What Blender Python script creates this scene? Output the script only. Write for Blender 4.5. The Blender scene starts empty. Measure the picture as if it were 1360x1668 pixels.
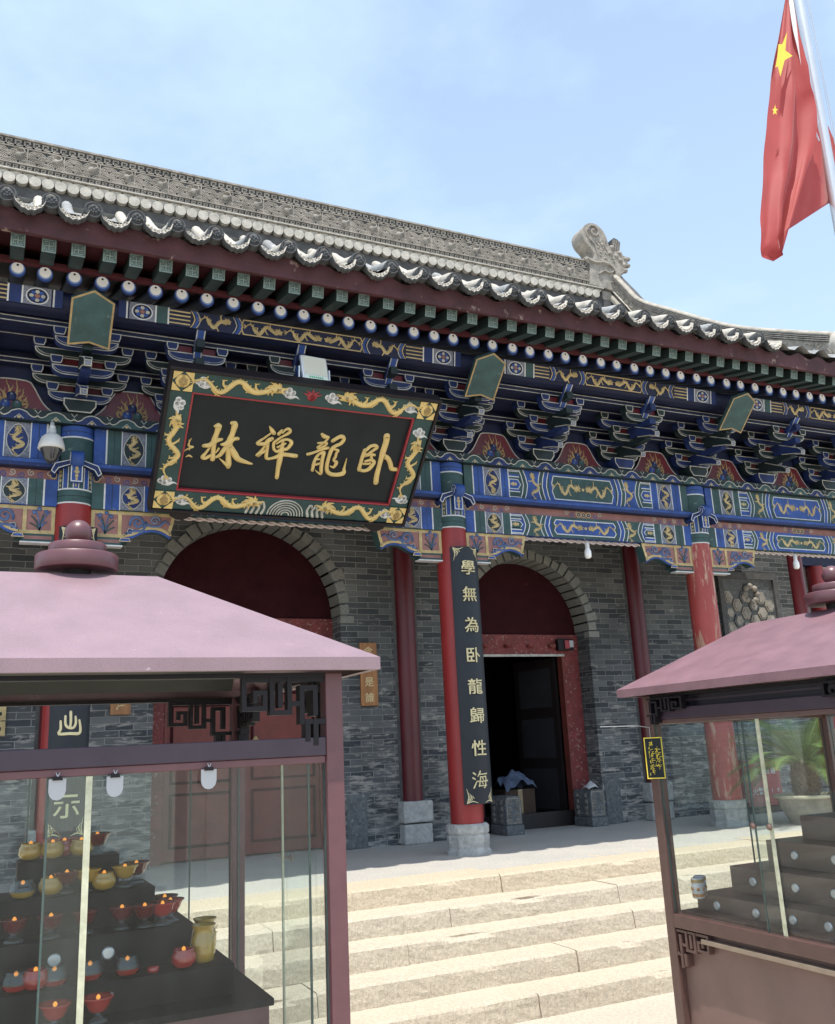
import bpy, bmesh, math, random
from mathutils import Vector, Matrix, noise
R = math.radians; PI = math.pi
random.seed(7)
S = bpy.context.scene
COL = S.collection

# ------------------------------------------------------------------ camera, world, sun, exposure
CAM = Vector((-.694, -9.3063, 1.169)); FPX = 1482.68
_cp, _sp = math.cos(.2497), math.sin(.2497); _cy, _sy = math.cos(.448), math.sin(.448)
_f = Vector((_sy*_cp, _cy*_cp, _sp)); _r = Vector((_cy, -_sy, 0)); _u = _r.cross(_f)
_cr, _sr = math.cos(-.0483), math.sin(-.0483)
CR = _r*_cr + _u*_sr; CU = -_r*_sr + _u*_cr
cd = bpy.data.cameras.new('camera'); cam = bpy.data.objects.new('camera', cd); COL.objects.link(cam)
cd.sensor_fit = 'HORIZONTAL'; cd.sensor_width = 36; cd.lens = FPX/1360*36; cd.clip_end = 2000; cd.clip_start = .05
mw = Matrix((CR, CU, -_f)).transposed().to_4x4(); mw.translation = CAM; cam.matrix_world = mw
S.camera = cam

SUN_DIR = Vector((-.14, -.247, .968)).normalized()          # towards the sun
elev = math.asin(SUN_DIR.z); azim = math.atan2(SUN_DIR.x, SUN_DIR.y)
W = bpy.data.worlds.new('World'); S.world = W; W.use_nodes = True
wn = W.node_tree.nodes; wl = W.node_tree.links
bg = wn['Background']; sky = wn.new('ShaderNodeTexSky'); sky.sky_type = 'NISHITA'; sky.sun_disc = False
sky.sun_elevation = elev; sky.sun_rotation = azim; sky.air_density = 1.0; sky.dust_density = 1.6; sky.ozone_density = 1.0
tc = wn.new('ShaderNodeTexCoord'); mp = wn.new('ShaderNodeMapping'); mp.inputs['Scale'].default_value = (1.2, 1.0, 2.2)
mp.inputs['Rotation'].default_value = (0.3, 0.2, .6)
nz = wn.new('ShaderNodeTexNoise'); nz.inputs['Scale'].default_value = 2.1; nz.inputs['Detail'].default_value = 9; nz.inputs['Roughness'].default_value = .56
rp = wn.new('ShaderNodeValToRGB'); rp.color_ramp.elements[0].position = .40; rp.color_ramp.elements[1].position = .80
rp.color_ramp.elements[0].color = (.25, .25, .25, 1); rp.color_ramp.elements[1].color = (.62, .62, .62, 1)
mx = wn.new('ShaderNodeMix'); mx.data_type = 'RGBA'
mx.inputs['B'].default_value = (5.0, 6.4, 7.7, 1)
wl.new(tc.outputs['Generated'], mp.inputs['Vector']); wl.new(mp.outputs[0], nz.inputs['Vector']); wl.new(nz.outputs['Fac'], rp.inputs['Fac'])
sx = wn.new('ShaderNodeSeparateXYZ'); wl.new(tc.outputs['Generated'], sx.inputs[0])
hz = wn.new('ShaderNodeMapRange'); hz.inputs['From Min'].default_value = .72; hz.inputs['From Max'].default_value = .12; hz.inputs['To Min'].default_value = 0; hz.inputs['To Max'].default_value = .22; wl.new(sx.outputs['Z'], hz.inputs[0])
sm = wn.new('ShaderNodeMath'); sm.operation = 'ADD'; sm.use_clamp = True; wl.new(rp.outputs['Color'], sm.inputs[0]); wl.new(hz.outputs[0], sm.inputs[1])
wl.new(sm.outputs[0], mx.inputs['Factor']); wl.new(sky.outputs[0], mx.inputs['A']); wl.new(mx.outputs['Result'], bg.inputs['Color'])
bg.inputs['Strength'].default_value = .15
sd = bpy.data.lights.new('sun', 'SUN'); so = bpy.data.objects.new('sun', sd); COL.objects.link(so)
sd.energy = 3.6; sd.angle = R(.5); sd.color = (1, .95, .87); so.rotation_euler = SUN_DIR.to_track_quat('Z', 'Y').to_euler()
S.view_settings.view_transform = 'Standard'; S.view_settings.look = 'None'; S.view_settings.exposure = .6; S.view_settings.gamma = 1
S.cycles.max_bounces = 10; S.cycles.transparent_max_bounces = 40; S.cycles.caustics_reflective = False; S.cycles.caustics_refractive = False
S.cycles.use_denoising = True

def at(x, y, Y):                      # point of the place seen at photo pixel (x, y), on the plane Y
    d = CR*((x-680)/FPX) - CU*((y-834)/FPX) + _f
    return CAM + d*((Y-CAM.y)/d.y)

# ------------------------------------------------------------------ materials
def nodes(name):
    m = bpy.data.materials.new(name); m.use_nodes = True
    n = m.node_tree.nodes; b = n['Principled BSDF']
    return m, n, m.node_tree.links, b
def M(name, col, rough=.6, var=.18, scale=6, bump=.0, bscale=60, metal=0, spots=None, spot_t=.62, spot_s=9, stretch=(1, 1, 1), spec=.5, coat=0, trans=0, grit=0):
    m, n, l, b = nodes(name)
    t = n.new('ShaderNodeTexCoord'); mp = n.new('ShaderNodeMapping'); mp.inputs['Scale'].default_value = stretch
    l.new(t.outputs['Object'], mp.inputs['Vector'])
    nt = n.new('ShaderNodeTexNoise'); nt.inputs['Scale'].default_value = scale; nt.inputs['Detail'].default_value = 7; nt.inputs['Roughness'].default_value = .6
    l.new(mp.outputs[0], nt.inputs['Vector'])
    mr = n.new('ShaderNodeMapRange'); mr.inputs['From Min'].default_value = .3; mr.inputs['From Max'].default_value = .7
    mr.inputs['To Min'].default_value = 1-var; mr.inputs['To Max'].default_value = 1+var
    l.new(nt.outputs['Fac'], mr.inputs['Value'])
    hs = n.new('ShaderNodeHueSaturation'); hs.inputs['Color'].default_value = (*col, 1); l.new(mr.outputs[0], hs.inputs['Value'])
    out = hs.outputs[0]
    if spots:
        n2 = n.new('ShaderNodeTexNoise'); n2.inputs['Scale'].default_value = spot_s; n2.inputs['Detail'].default_value = 9; n2.inputs['Roughness'].default_value = .68
        l.new(mp.outputs[0], n2.inputs['Vector'])
        r2 = n.new('ShaderNodeMapRange'); r2.inputs['From Min'].default_value = spot_t; r2.inputs['From Max'].default_value = spot_t+.06
        l.new(n2.outputs['Fac'], r2.inputs['Value'])
        x = n.new('ShaderNodeMix'); x.data_type = 'RGBA'; x.inputs['B'].default_value = (*spots, 1)
        l.new(r2.outputs[0], x.inputs['Factor']); l.new(out, x.inputs['A']); out = x.outputs['Result']
    if grit:                                        # fine dust and scratches
        n5 = n.new('ShaderNodeTexNoise'); n5.inputs['Scale'].default_value = 170; n5.inputs['Detail'].default_value = 4; l.new(t.outputs['Object'], n5.inputs['Vector'])
        m5 = n.new('ShaderNodeMapRange'); m5.inputs['From Min'].default_value = .3; m5.inputs['From Max'].default_value = .7; m5.inputs['To Min'].default_value = 1-grit; m5.inputs['To Max'].default_value = 1+grit; l.new(n5.outputs['Fac'], m5.inputs[0])
        h5 = n.new('ShaderNodeHueSaturation'); l.new(out, h5.inputs['Color']); l.new(m5.outputs[0], h5.inputs['Value']); out = h5.outputs[0]
        mp6 = n.new('ShaderNodeMapping'); mp6.inputs['Scale'].default_value = (1.5, 9, 3); mp6.inputs['Rotation'].default_value = (.2, .4, .9); l.new(t.outputs['Object'], mp6.inputs[0])
        n6 = n.new('ShaderNodeTexNoise'); n6.inputs['Scale'].default_value = 7; n6.inputs['Detail'].default_value = 8; n6.inputs['Roughness'].default_value = .7; l.new(mp6.outputs[0], n6.inputs['Vector'])
        m6 = n.new('ShaderNodeMapRange'); m6.inputs['From Min'].default_value = .69; m6.inputs['From Max'].default_value = .73; l.new(n6.outputs['Fac'], m6.inputs[0])
        x6 = n.new('ShaderNodeMix'); x6.data_type = 'RGBA'; x6.inputs['B'].default_value = (.62, .56, .57, 1); l.new(m6.outputs[0], x6.inputs['Factor']); l.new(out, x6.inputs['A']); out = x6.outputs['Result']
    l.new(out, b.inputs['Base Color'])
    b.inputs['Roughness'].default_value = rough; b.inputs['Metallic'].default_value = metal; b.inputs['Specular IOR Level'].default_value = spec
    b.inputs['Coat Weight'].default_value = coat
    if bump:
        n3 = n.new('ShaderNodeTexNoise'); n3.inputs['Scale'].default_value = bscale; n3.inputs['Detail'].default_value = 8; n3.inputs['Roughness'].default_value = .65
        l.new(mp.outputs[0], n3.inputs['Vector'])
        bp = n.new('ShaderNodeBump'); bp.inputs['Strength'].default_value = bump; bp.inputs['Distance'].default_value = .02
        l.new(n3.outputs['Fac'], bp.inputs['Height']); l.new(bp.outputs[0], b.inputs['Normal'])
    return m
def brick_mat():
    m, n, l, b = nodes('gray_brick')
    t = n.new('ShaderNodeTexCoord'); sp = n.new('ShaderNodeSeparateXYZ'); l.new(t.outputs['Object'], sp.inputs[0])
    ad = n.new('ShaderNodeMath'); ad.operation = 'ADD'; l.new(sp.outputs['X'], ad.inputs[0]); l.new(sp.outputs['Y'], ad.inputs[1])
    wob = n.new('ShaderNodeTexNoise'); wob.inputs['Scale'].default_value = 7; wob.inputs['Detail'].default_value = 4; l.new(t.outputs['Object'], wob.inputs['Vector'])
    wm = n.new('ShaderNodeMath'); wm.operation = 'MULTIPLY_ADD'; wm.inputs[1].default_value = .016; l.new(wob.outputs['Fac'], wm.inputs[0]); l.new(sp.outputs['Z'], wm.inputs[2])
    cb = n.new('ShaderNodeCombineXYZ'); l.new(ad.outputs[0], cb.inputs[0]); l.new(wm.outputs[0], cb.inputs[1])
    br = n.new('ShaderNodeTexBrick'); l.new(cb.outputs[0], br.inputs['Vector'])
    br.inputs['Scale'].default_value = 1; br.inputs['Brick Width'].default_value = .3; br.inputs['Row Height'].default_value = .074
    br.inputs['Mortar Size'].default_value = .0055; br.inputs['Mortar Smooth'].default_value = .25; br.inputs['Bias'].default_value = -.1
    br.inputs['Color1'].default_value = (.048, .056, .063, 1); br.inputs['Color2'].default_value = (.15, .157, .158, 1); br.inputs['Mortar'].default_value = (.235, .24, .235, 1)
    # worn pale patches, stretched along the courses, more of them low on the wall
    mp = n.new('ShaderNodeMapping'); mp.inputs['Scale'].default_value = (3.6, 3.6, 15); l.new(t.outputs['Object'], mp.inputs[0])
    n1 = n.new('ShaderNodeTexNoise'); n1.inputs['Scale'].default_value = 1.3; n1.inputs['Detail'].default_value = 9; n1.inputs['Roughness'].default_value = .66; l.new(mp.outputs[0], n1.inputs['Vector'])
    zr = n.new('ShaderNodeMapRange'); zr.inputs['From Min'].default_value = .4; zr.inputs['From Max'].default_value = 3.4; zr.inputs['To Min'].default_value = .07; zr.inputs['To Max'].default_value = -.08
    l.new(sp.outputs['Z'], zr.inputs['Value'])
    a2 = n.new('ShaderNodeMath'); a2.operation = 'ADD'; l.new(n1.outputs['Fac'], a2.inputs[0]); l.new(zr.outputs[0], a2.inputs[1])
    r1 = n.new('ShaderNodeMapRange'); r1.inputs['From Min'].default_value = .55; r1.inputs['From Max'].default_value = .68; l.new(a2.outputs[0], r1.inputs['Value'])
    x = n.new('ShaderNodeMix'); x.data_type = 'RGBA'; x.inputs['B'].default_value = (.36, .345, .315, 1)
    l.new(r1.outputs[0], x.inputs['Factor']); l.new(br.outputs['Color'], x.inputs['A'])
    n2 = n.new('ShaderNodeTexNoise'); n2.inputs['Scale'].default_value = 1.1; n2.inputs['Detail'].default_value = 8; l.new(t.outputs['Object'], n2.inputs['Vector'])
    r2 = n.new('ShaderNodeMapRange'); r2.inputs['From Min'].default_value = .3; r2.inputs['From Max'].default_value = .7; r2.inputs['To Min'].default_value = .65; r2.inputs['To Max'].default_value = 1.3; l.new(n2.outputs['Fac'], r2.inputs['Value'])
    hs = n.new('ShaderNodeHueSaturation'); l.new(x.outputs['Result'], hs.inputs['Color']); l.new(r2.outputs[0], hs.inputs['Value'])
    l.new(hs.outputs[0], b.inputs['Base Color']); b.inputs['Roughness'].default_value = .92
    hm = n.new('ShaderNodeMath'); hm.operation = 'MULTIPLY_ADD'; hm.inputs[1].default_value = -1.0; l.new(br.outputs['Fac'], hm.inputs[0]); l.new(n1.outputs['Fac'], hm.inputs[2])
    bp = n.new('ShaderNodeBump'); bp.inputs['Strength'].default_value = .8; bp.inputs['Distance'].default_value = .022; l.new(hm.outputs[0], bp.inputs['Height']); l.new(bp.outputs[0], b.inputs['Normal'])
    return m
def stone_mat(name, col, chis=1.0, warm=(.47, .40, .30)):
    m, n, l, b = nodes(name)
    t = n.new('ShaderNodeTexCoord')
    n1 = n.new('ShaderNodeTexNoise'); n1.inputs['Scale'].default_value = 1.7; n1.inputs['Detail'].default_value = 10; n1.inputs['Roughness'].default_value = .62; l.new(t.outputs['Object'], n1.inputs['Vector'])
    r1 = n.new('ShaderNodeMapRange'); r1.inputs['From Min'].default_value = .28; r1.inputs['From Max'].default_value = .78; l.new(n1.outputs['Fac'], r1.inputs['Value'])
    x = n.new('ShaderNodeMix'); x.data_type = 'RGBA'; x.inputs['A'].default_value = (*col, 1); x.inputs['B'].default_value = (*warm, 1); l.new(r1.outputs[0], x.inputs['Factor'])
    n2 = n.new('ShaderNodeTexNoise'); n2.inputs['Scale'].default_value = 38; n2.inputs['Detail'].default_value = 6; n2.inputs['Roughness'].default_value = .7; l.new(t.outputs['Object'], n2.inputs['Vector'])
    r2 = n.new('ShaderNodeMapRange'); r2.inputs['From Min'].default_value = .3; r2.inputs['From Max'].default_value = .7; r2.inputs['To Min'].default_value = .78; r2.inputs['To Max'].default_value = 1.2; l.new(n2.outputs['Fac'], r2.inputs['Value'])
    hs = n.new('ShaderNodeHueSaturation'); l.new(x.outputs['Result'], hs.inputs['Color']); l.new(r2.outputs[0], hs.inputs['Value']); l.new(hs.outputs[0], b.inputs['Base Color'])
    b.inputs['Roughness'].default_value = .9
    mp = n.new('ShaderNodeMapping'); mp.inputs['Scale'].default_value = (85, 30, 11); mp.inputs['Rotation'].default_value = (0, R(10), 0); l.new(t.outputs['Object'], mp.inputs[0])
    n3 = n.new('ShaderNodeTexNoise'); n3.inputs['Scale'].default_value = 1; n3.inputs['Detail'].default_value = 5; l.new(mp.outputs[0], n3.inputs['Vector'])
    s2 = n.new('ShaderNodeMath'); s2.operation = 'MULTIPLY_ADD'; s2.inputs[1].default_value = chis; l.new(n3.outputs['Fac'], s2.inputs[0]); l.new(n2.outputs['Fac'], s2.inputs[2])
    bp = n.new('ShaderNodeBump'); bp.inputs['Strength'].default_value = .7; bp.inputs['Distance'].default_value = .014; l.new(s2.outputs[0], bp.inputs['Height']); l.new(bp.outputs[0], b.inputs['Normal'])
    return m
def glass_mat(name, tint, extra=.0, rough=.0):
    m, n, l, b = nodes(name); n.remove(b)
    o = n['Material Output']; tr = n.new('ShaderNodeBsdfTransparent'); tr.inputs[0].default_value = (*tint, 1)
    gl = n.new('ShaderNodeBsdfGlossy'); gl.inputs['Roughness'].default_value = rough; gl.inputs['Color'].default_value = (.9, .95, .95, 1)
    fr = n.new('ShaderNodeFresnel'); 
    ge = n.new('ShaderNodeNewGeometry'); ir = n.new('ShaderNodeMapRange'); ir.inputs['To Min'].default_value = 1.5; ir.inputs['To Max'].default_value = 1/1.5   # a thin sheet reflects alike from both sides
    l.new(ge.outputs['Backfacing'], ir.inputs[0]); l.new(ir.outputs[0], fr.inputs['IOR'])
    ad = n.new('ShaderNodeMath'); ad.operation = 'MULTIPLY_ADD'; ad.inputs[1].default_value = .85; ad.inputs[2].default_value = extra; l.new(fr.outputs[0], ad.inputs[0])
    x = n.new('ShaderNodeMixShader'); l.new(ad.outputs[0], x.inputs[0]); l.new(tr.outputs[0], x.inputs[1]); l.new(gl.outputs[0], x.inputs[2])
    # faint dust film
    df = n.new('ShaderNodeBsdfDiffuse'); df.inputs[0].default_value = (.6, .62, .62, 1)
    t = n.new('ShaderNodeTexCoord'); mp = n.new('ShaderNodeMapping'); mp.inputs['Scale'].default_value = (5, 5, 1.2); l.new(t.outputs['Object'], mp.inputs[0])
    nt = n.new('ShaderNodeTexNoise'); nt.inputs['Scale'].default_value = 2; nt.inputs['Detail'].default_value = 8; l.new(mp.outputs[0], nt.inputs['Vector'])
    mr = n.new('ShaderNodeMapRange'); mr.inputs['From Min'].default_value = .4; mr.inputs['From Max'].default_value = .8; mr.inputs['To Max'].default_value = .026; mr.inputs['To Min'].default_value = .001; l.new(nt.outputs['Fac'], mr.inputs[0])
    x2 = n.new('ShaderNodeMixShader'); l.new(mr.outputs[0], x2.inputs[0]); l.new(x.outputs[0], x2.inputs[1]); l.new(df.outputs[0], x2.inputs[2])
    l.new(x2.outputs[0], o.inputs[0]); return m
def emis(name, col, s):
    m, n, l, b = nodes(name); b.inputs['Base Color'].default_value = (*col, 1); b.inputs['Emission Color'].default_value = (*col, 1); b.inputs['Emission Strength'].default_value = s; return m

mBRICK = brick_mat()
mARCH = stone_mat('arch_stone', (.17, .18, .17), .3, (.26, .26, .235))
mSTEP = stone_mat('step_stone', (.50, .43, .335), 1.2, (.55, .48, .37))
mSTEPW = stone_mat('warm_step_stone', (.52, .43, .31), 1.0, (.55, .47, .35))
mPAVE = stone_mat('terrace_paving', (.40, .385, .35), .1, (.48, .45, .40))
mGROUND = stone_mat('ground_stone', (.47, .42, .34), .1, (.53, .47, .38))
mPLINTH = M('column_stone', (.42, .42, .40), .85, .25, 14, .8, 30, spots=(.22, .22, .21), spot_t=.6, spot_s=20)
mDKSTONE = M('carved_dark_stone', (.12, .13, .135), .7, .4, 22, .9, 26, spots=(.3, .3, .29), spot_t=.6, spot_s=24)
mRED = M('red_lacquer', (.27, .022, .022), .42, .25, 3, .12, 30, spots=(.45, .12, .09), spot_t=.66, spot_s=14, stretch=(1, 1, .25))
mREDOLD = M('faded_red_lacquer', (.34, .055, .05), .5, .3, 4, .2, 40, spots=(.45, .27, .2), spot_t=.53, spot_s=9, stretch=(1, 1, .2))
mPIL = M('deep_red_pilaster', (.10, .010, .016), .4, .25, 5, .1, 30, stretch=(1, 1, .2))
mDOORRED = M('dark_red_boards', (.034, .006, .009), .8, .25, 4, .15, 20, spots=(.07, .02, .018), spot_t=.64, spot_s=8, spec=.15)
mDOORWARM = M('brown_red_door', (.165, .035, .026), .6, .25, 4, .15, 20, spots=(.11, .028, .022), spot_t=.58)
mPEEL = M('peeling_red_paint', (.17, .03, .03), .65, .3, 8, .4, 30, spots=(.33, .24, .2), spot_t=.58, spot_s=26)
mEAVE = M('maroon_eave_board', (.062, .020, .024), .75, .35, 5, .3, 30, spots=(.26, .19, .16), spot_t=.62, spot_s=6)
mSOFFIT = M('red_soffit', (.075, .012, .018), .7, .2, 6)
mTILE = M('gray_roof_tile', (.27, .28, .28), .85, .3, 6, .5, 30, spots=(.5, .48, .44), spot_t=.6, spot_s=5)
mTILED = M('shaded_tile_end', (.06, .065, .07), .8, .35, 20, .6, 60)  # shade on tile ends and drip rims put into this dark gray
mTILEL = M('sunlit_weathered_tile', (.46, .43, .375), .85, .25, 10, .5, 60, spots=(.3, .3, .29), spot_t=.62, spot_s=15)  # sun on gray tile put into the colour; spots are weathering
mRIDGE = M('carved_ridge_brick', (.29, .265, .23), .9, .38, 9, .5, 45, spots=(.17, .17, .165), spot_t=.6, spot_s=14)
mRIDGED = M('dark_ridge_brick', (.085, .085, .085), .9, .3, 9, .4, 45)
mBLUE = M('blue_paint', (.007, .022, .105), .65, .4, 5, .15, 60, spots=(.06, .085, .16), spot_t=.62, spot_s=16)
mBLUE2 = M('bright_blue_paint', (.022, .068, .27), .65, .35, 6, .1, 60, spots=(.13, .17, .26), spot_t=.62, spot_s=18)
mNAVY = M('deep_blue_paint', (.004, .009, .042), .65, .3, 5, .1, 40, spots=(.02, .03, .07), spot_t=.66, spot_s=14)
mGREEN = M('green_paint', (.028, .070, .072), .65, .35, 5, .12, 60, spots=(.11, .16, .145), spot_t=.62, spot_s=16)
mGREEND = M('dark_green_paint', (.007, .018, .022), .6, .25, 8)
mGOLD = M('gold_paint', (.46, .355, .17), .55, .3, 9, .2, 60, spots=(.30, .24, .14), spot_t=.6, spot_s=30)
mGOLDD = M('dull_gold_paint', (.34, .24, .11), .6, .25, 14)
mGILT = M('plaque_gold', (.62, .465, .18), .42, .12, 9, spec=.6)
mWHITE = M('white_paint', (.58, .60, .62), .65, .15, 12)
mLINE = M('pale_outline_paint', (.42, .42, .38), .65, .35, 10, spots=(.2, .2, .2), spot_t=.62, spot_s=24)
mSCROLL = M('faded_blue_scroll', (.075, .12, .25), .65, .35, 8, .1, 60, spots=(.22, .25, .3), spot_t=.62, spot_s=20)
mLILAC = M('mottled_lilac_ground', (.17, .185, .24), .7, .5, 60)
mPINK = M('faded_pink_paint', (.26, .125, .115), .7, .22, 7, .1, 40, spots=(.36, .25, .22), spot_t=.62, spot_s=12)
mPLQ = M('black_lacquer_board', (.011, .016, .020), .5, .3, 3, spec=.25)
mPLQG = M('green_frame_paint', (.012, .048, .05), .5, .2, 10)
mPLQR = M('plaque_red_bead', (.30, .03, .04), .45, .1, 10)
mCOUP = M('black_couplet_lacquer', (.006, .010, .018), .5, .2, 4)
mROOFK = M('maroon_metal_roof', (.262, .175, .198), .40, .10, 5, .10, 5, spots=(.40, .31, .34), spot_t=.66, spot_s=10, spec=.6, grit=.10)
mKIOSK2 = M('brown_metal_frame', (.11, .06, .052), .38, .15, 12, spec=.6)
mROOF2 = M('worn_maroon_metal_roof', (.215, .118, .136), .45, .18, 6, .1, 30, grit=.1, spots=(.34, .23, .25), spot_t=.68, spot_s=12, spec=.6)
mBEAD = M('sunlit_bead_rail', (.30, .23, .17), .35, .15, 12)  # sun highlight along the rail put into this pale tan
mHEAD = M('dark_header_board', (.018, .016, .024), .4, .2, 6, spec=.4)
mRAIL = M('shaded_maroon_rail', (.045, .028, .045), .36, .15, 12, spec=.5)  # frame maroon darkened: shade under the eave put into the colour
mKIOSK = M('maroon_metal_frame', (.125, .05, .058), .38, .12, 12, spec=.6)
mKDARK = M('dark_frame_paint', (.010, .008, .011), .45, .15, 12, spec=.3)
mKPANEL = M('brown_cabinet_panel', (.215, .135, .115), .45, .14, 4)
mCEIL = M('gray_kiosk_ceiling', (.075, .078, .073), .5, .1, 5)
mBLACK = M('black_shelf_laminate', (.006, .007, .009), .4, .2, 4, spec=.15)
mGLASS = glass_mat('clear_glass', (.92, .96, .95), .0)
mGEDGE = M('pale_glass_edge', (.55, .55, .40), .25, .2, 30)
mGEDGE2 = M('dark_glass_edge', (.05, .09, .085), .2, .2, 30)
mPLASTIC = M('clear_white_plastic', (.42, .43, .45), .3, .05)
mREDGL = M('red_lamp_glass', (.33, .022, .018), .12, .1, 8, spec=.8, coat=.4)
mDREDGL = M('dark_red_lamp_glass', (.10, .008, .009), .12, .1, 8, spec=.8, coat=.4)
mYELGL = M('amber_lamp_glass', (.42, .26, .04), .14, .15, 8, spec=.8, coat=.4)
mFOOT = glass_mat('lamp_foot_glass', (.70, .72, .74), .03, .03)
mFLAME = emis('lamp_flame', (1., .36, .05), .6)
mFLAG = None
mSTEEL = M('pole_steel', (.62, .64, .66), .32, .05, 3, metal=.6)
mCAMW = M('white_camera_shell', (.62, .62, .61), .4, .05)
mCAMD = M('smoked_dome', (.03, .035, .04), .08, .05, spec=.8)
mLED = M('floodlight_lens', (.62, .62, .54), .3, .05)
mWOOD = M('varnished_wood', (.30, .13, .04), .4, .35, 3, .1, 30, stretch=(9, 1, .6))
mBULB = M('bulb_glass', (.85, .86, .86), .25, .03)
mCARD = M('cardboard', (.06, .036, .022), .8, .1)
mCLOTH = M('blue_white_cloth', (.10, .13, .20), .9, .4, 12, .5, 20)
mCLOTHW = M('pale_cloth', (.5, .5, .5), .9, .25, 30)
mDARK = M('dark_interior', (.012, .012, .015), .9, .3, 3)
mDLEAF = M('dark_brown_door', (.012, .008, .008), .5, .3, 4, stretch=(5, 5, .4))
mFIRE = M('red_fire_cabinet', (.30, .035, .045), .4, .12, 6)
mPOT = M('glazed_planter', (.30, .27, .22), .5, .3, 9, .2, 30)
mPOTRIM = M('planter_rim', (.55, .50, .36), .5, .1)
mTRUNK = M('cycad_trunk', (.14, .09, .055), .9, .5, 26, 1, 40)
mLEAF = M('cycad_leaf', (.13, .20, .045), .45, .35, 7)
mYELLOW = M('yellow_lettering', (.8, .62, .06), .5, .05)
mCHAR = M('couplet_gold_lettering', (.62, .55, .33), .5, .1)

def flag_mat():
    m, n, l, b = nodes('red_flag_cloth')
    t = n.new('ShaderNodeTexCoord'); nt = n.new('ShaderNodeTexNoise'); nt.inputs['Scale'].default_value = 4; l.new(t.outputs['Object'], nt.inputs['Vector'])
    mr = n.new('ShaderNodeMapRange'); mr.inputs['To Min'].default_value = .85; mr.inputs['To Max'].default_value = 1.15; l.new(nt.outputs['Fac'], mr.inputs[0])
    hs = n.new('ShaderNodeHueSaturation'); hs.inputs['Color'].default_value = (.46, .042, .042, 1); l.new(mr.outputs[0], hs.inputs['Value']); l.new(hs.outputs[0], b.inputs['Base Color'])
    b.inputs['Roughness'].default_value = .6; b.inputs['Sheen Weight'].default_value = .4
    tr = n.new('ShaderNodeBsdfTranslucent'); tr.inputs[0].default_value = (.55, .10, .085, 1); x = n.new('ShaderNodeMixShader'); x.inputs[0].default_value = .4
    o = n['Material Output']; l.new(b.outputs[0], x.inputs[1]); l.new(tr.outputs[0], x.inputs[2]); l.new(x.outputs[0], o.inputs[0]); return m
mFLAG = flag_mat()

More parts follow.
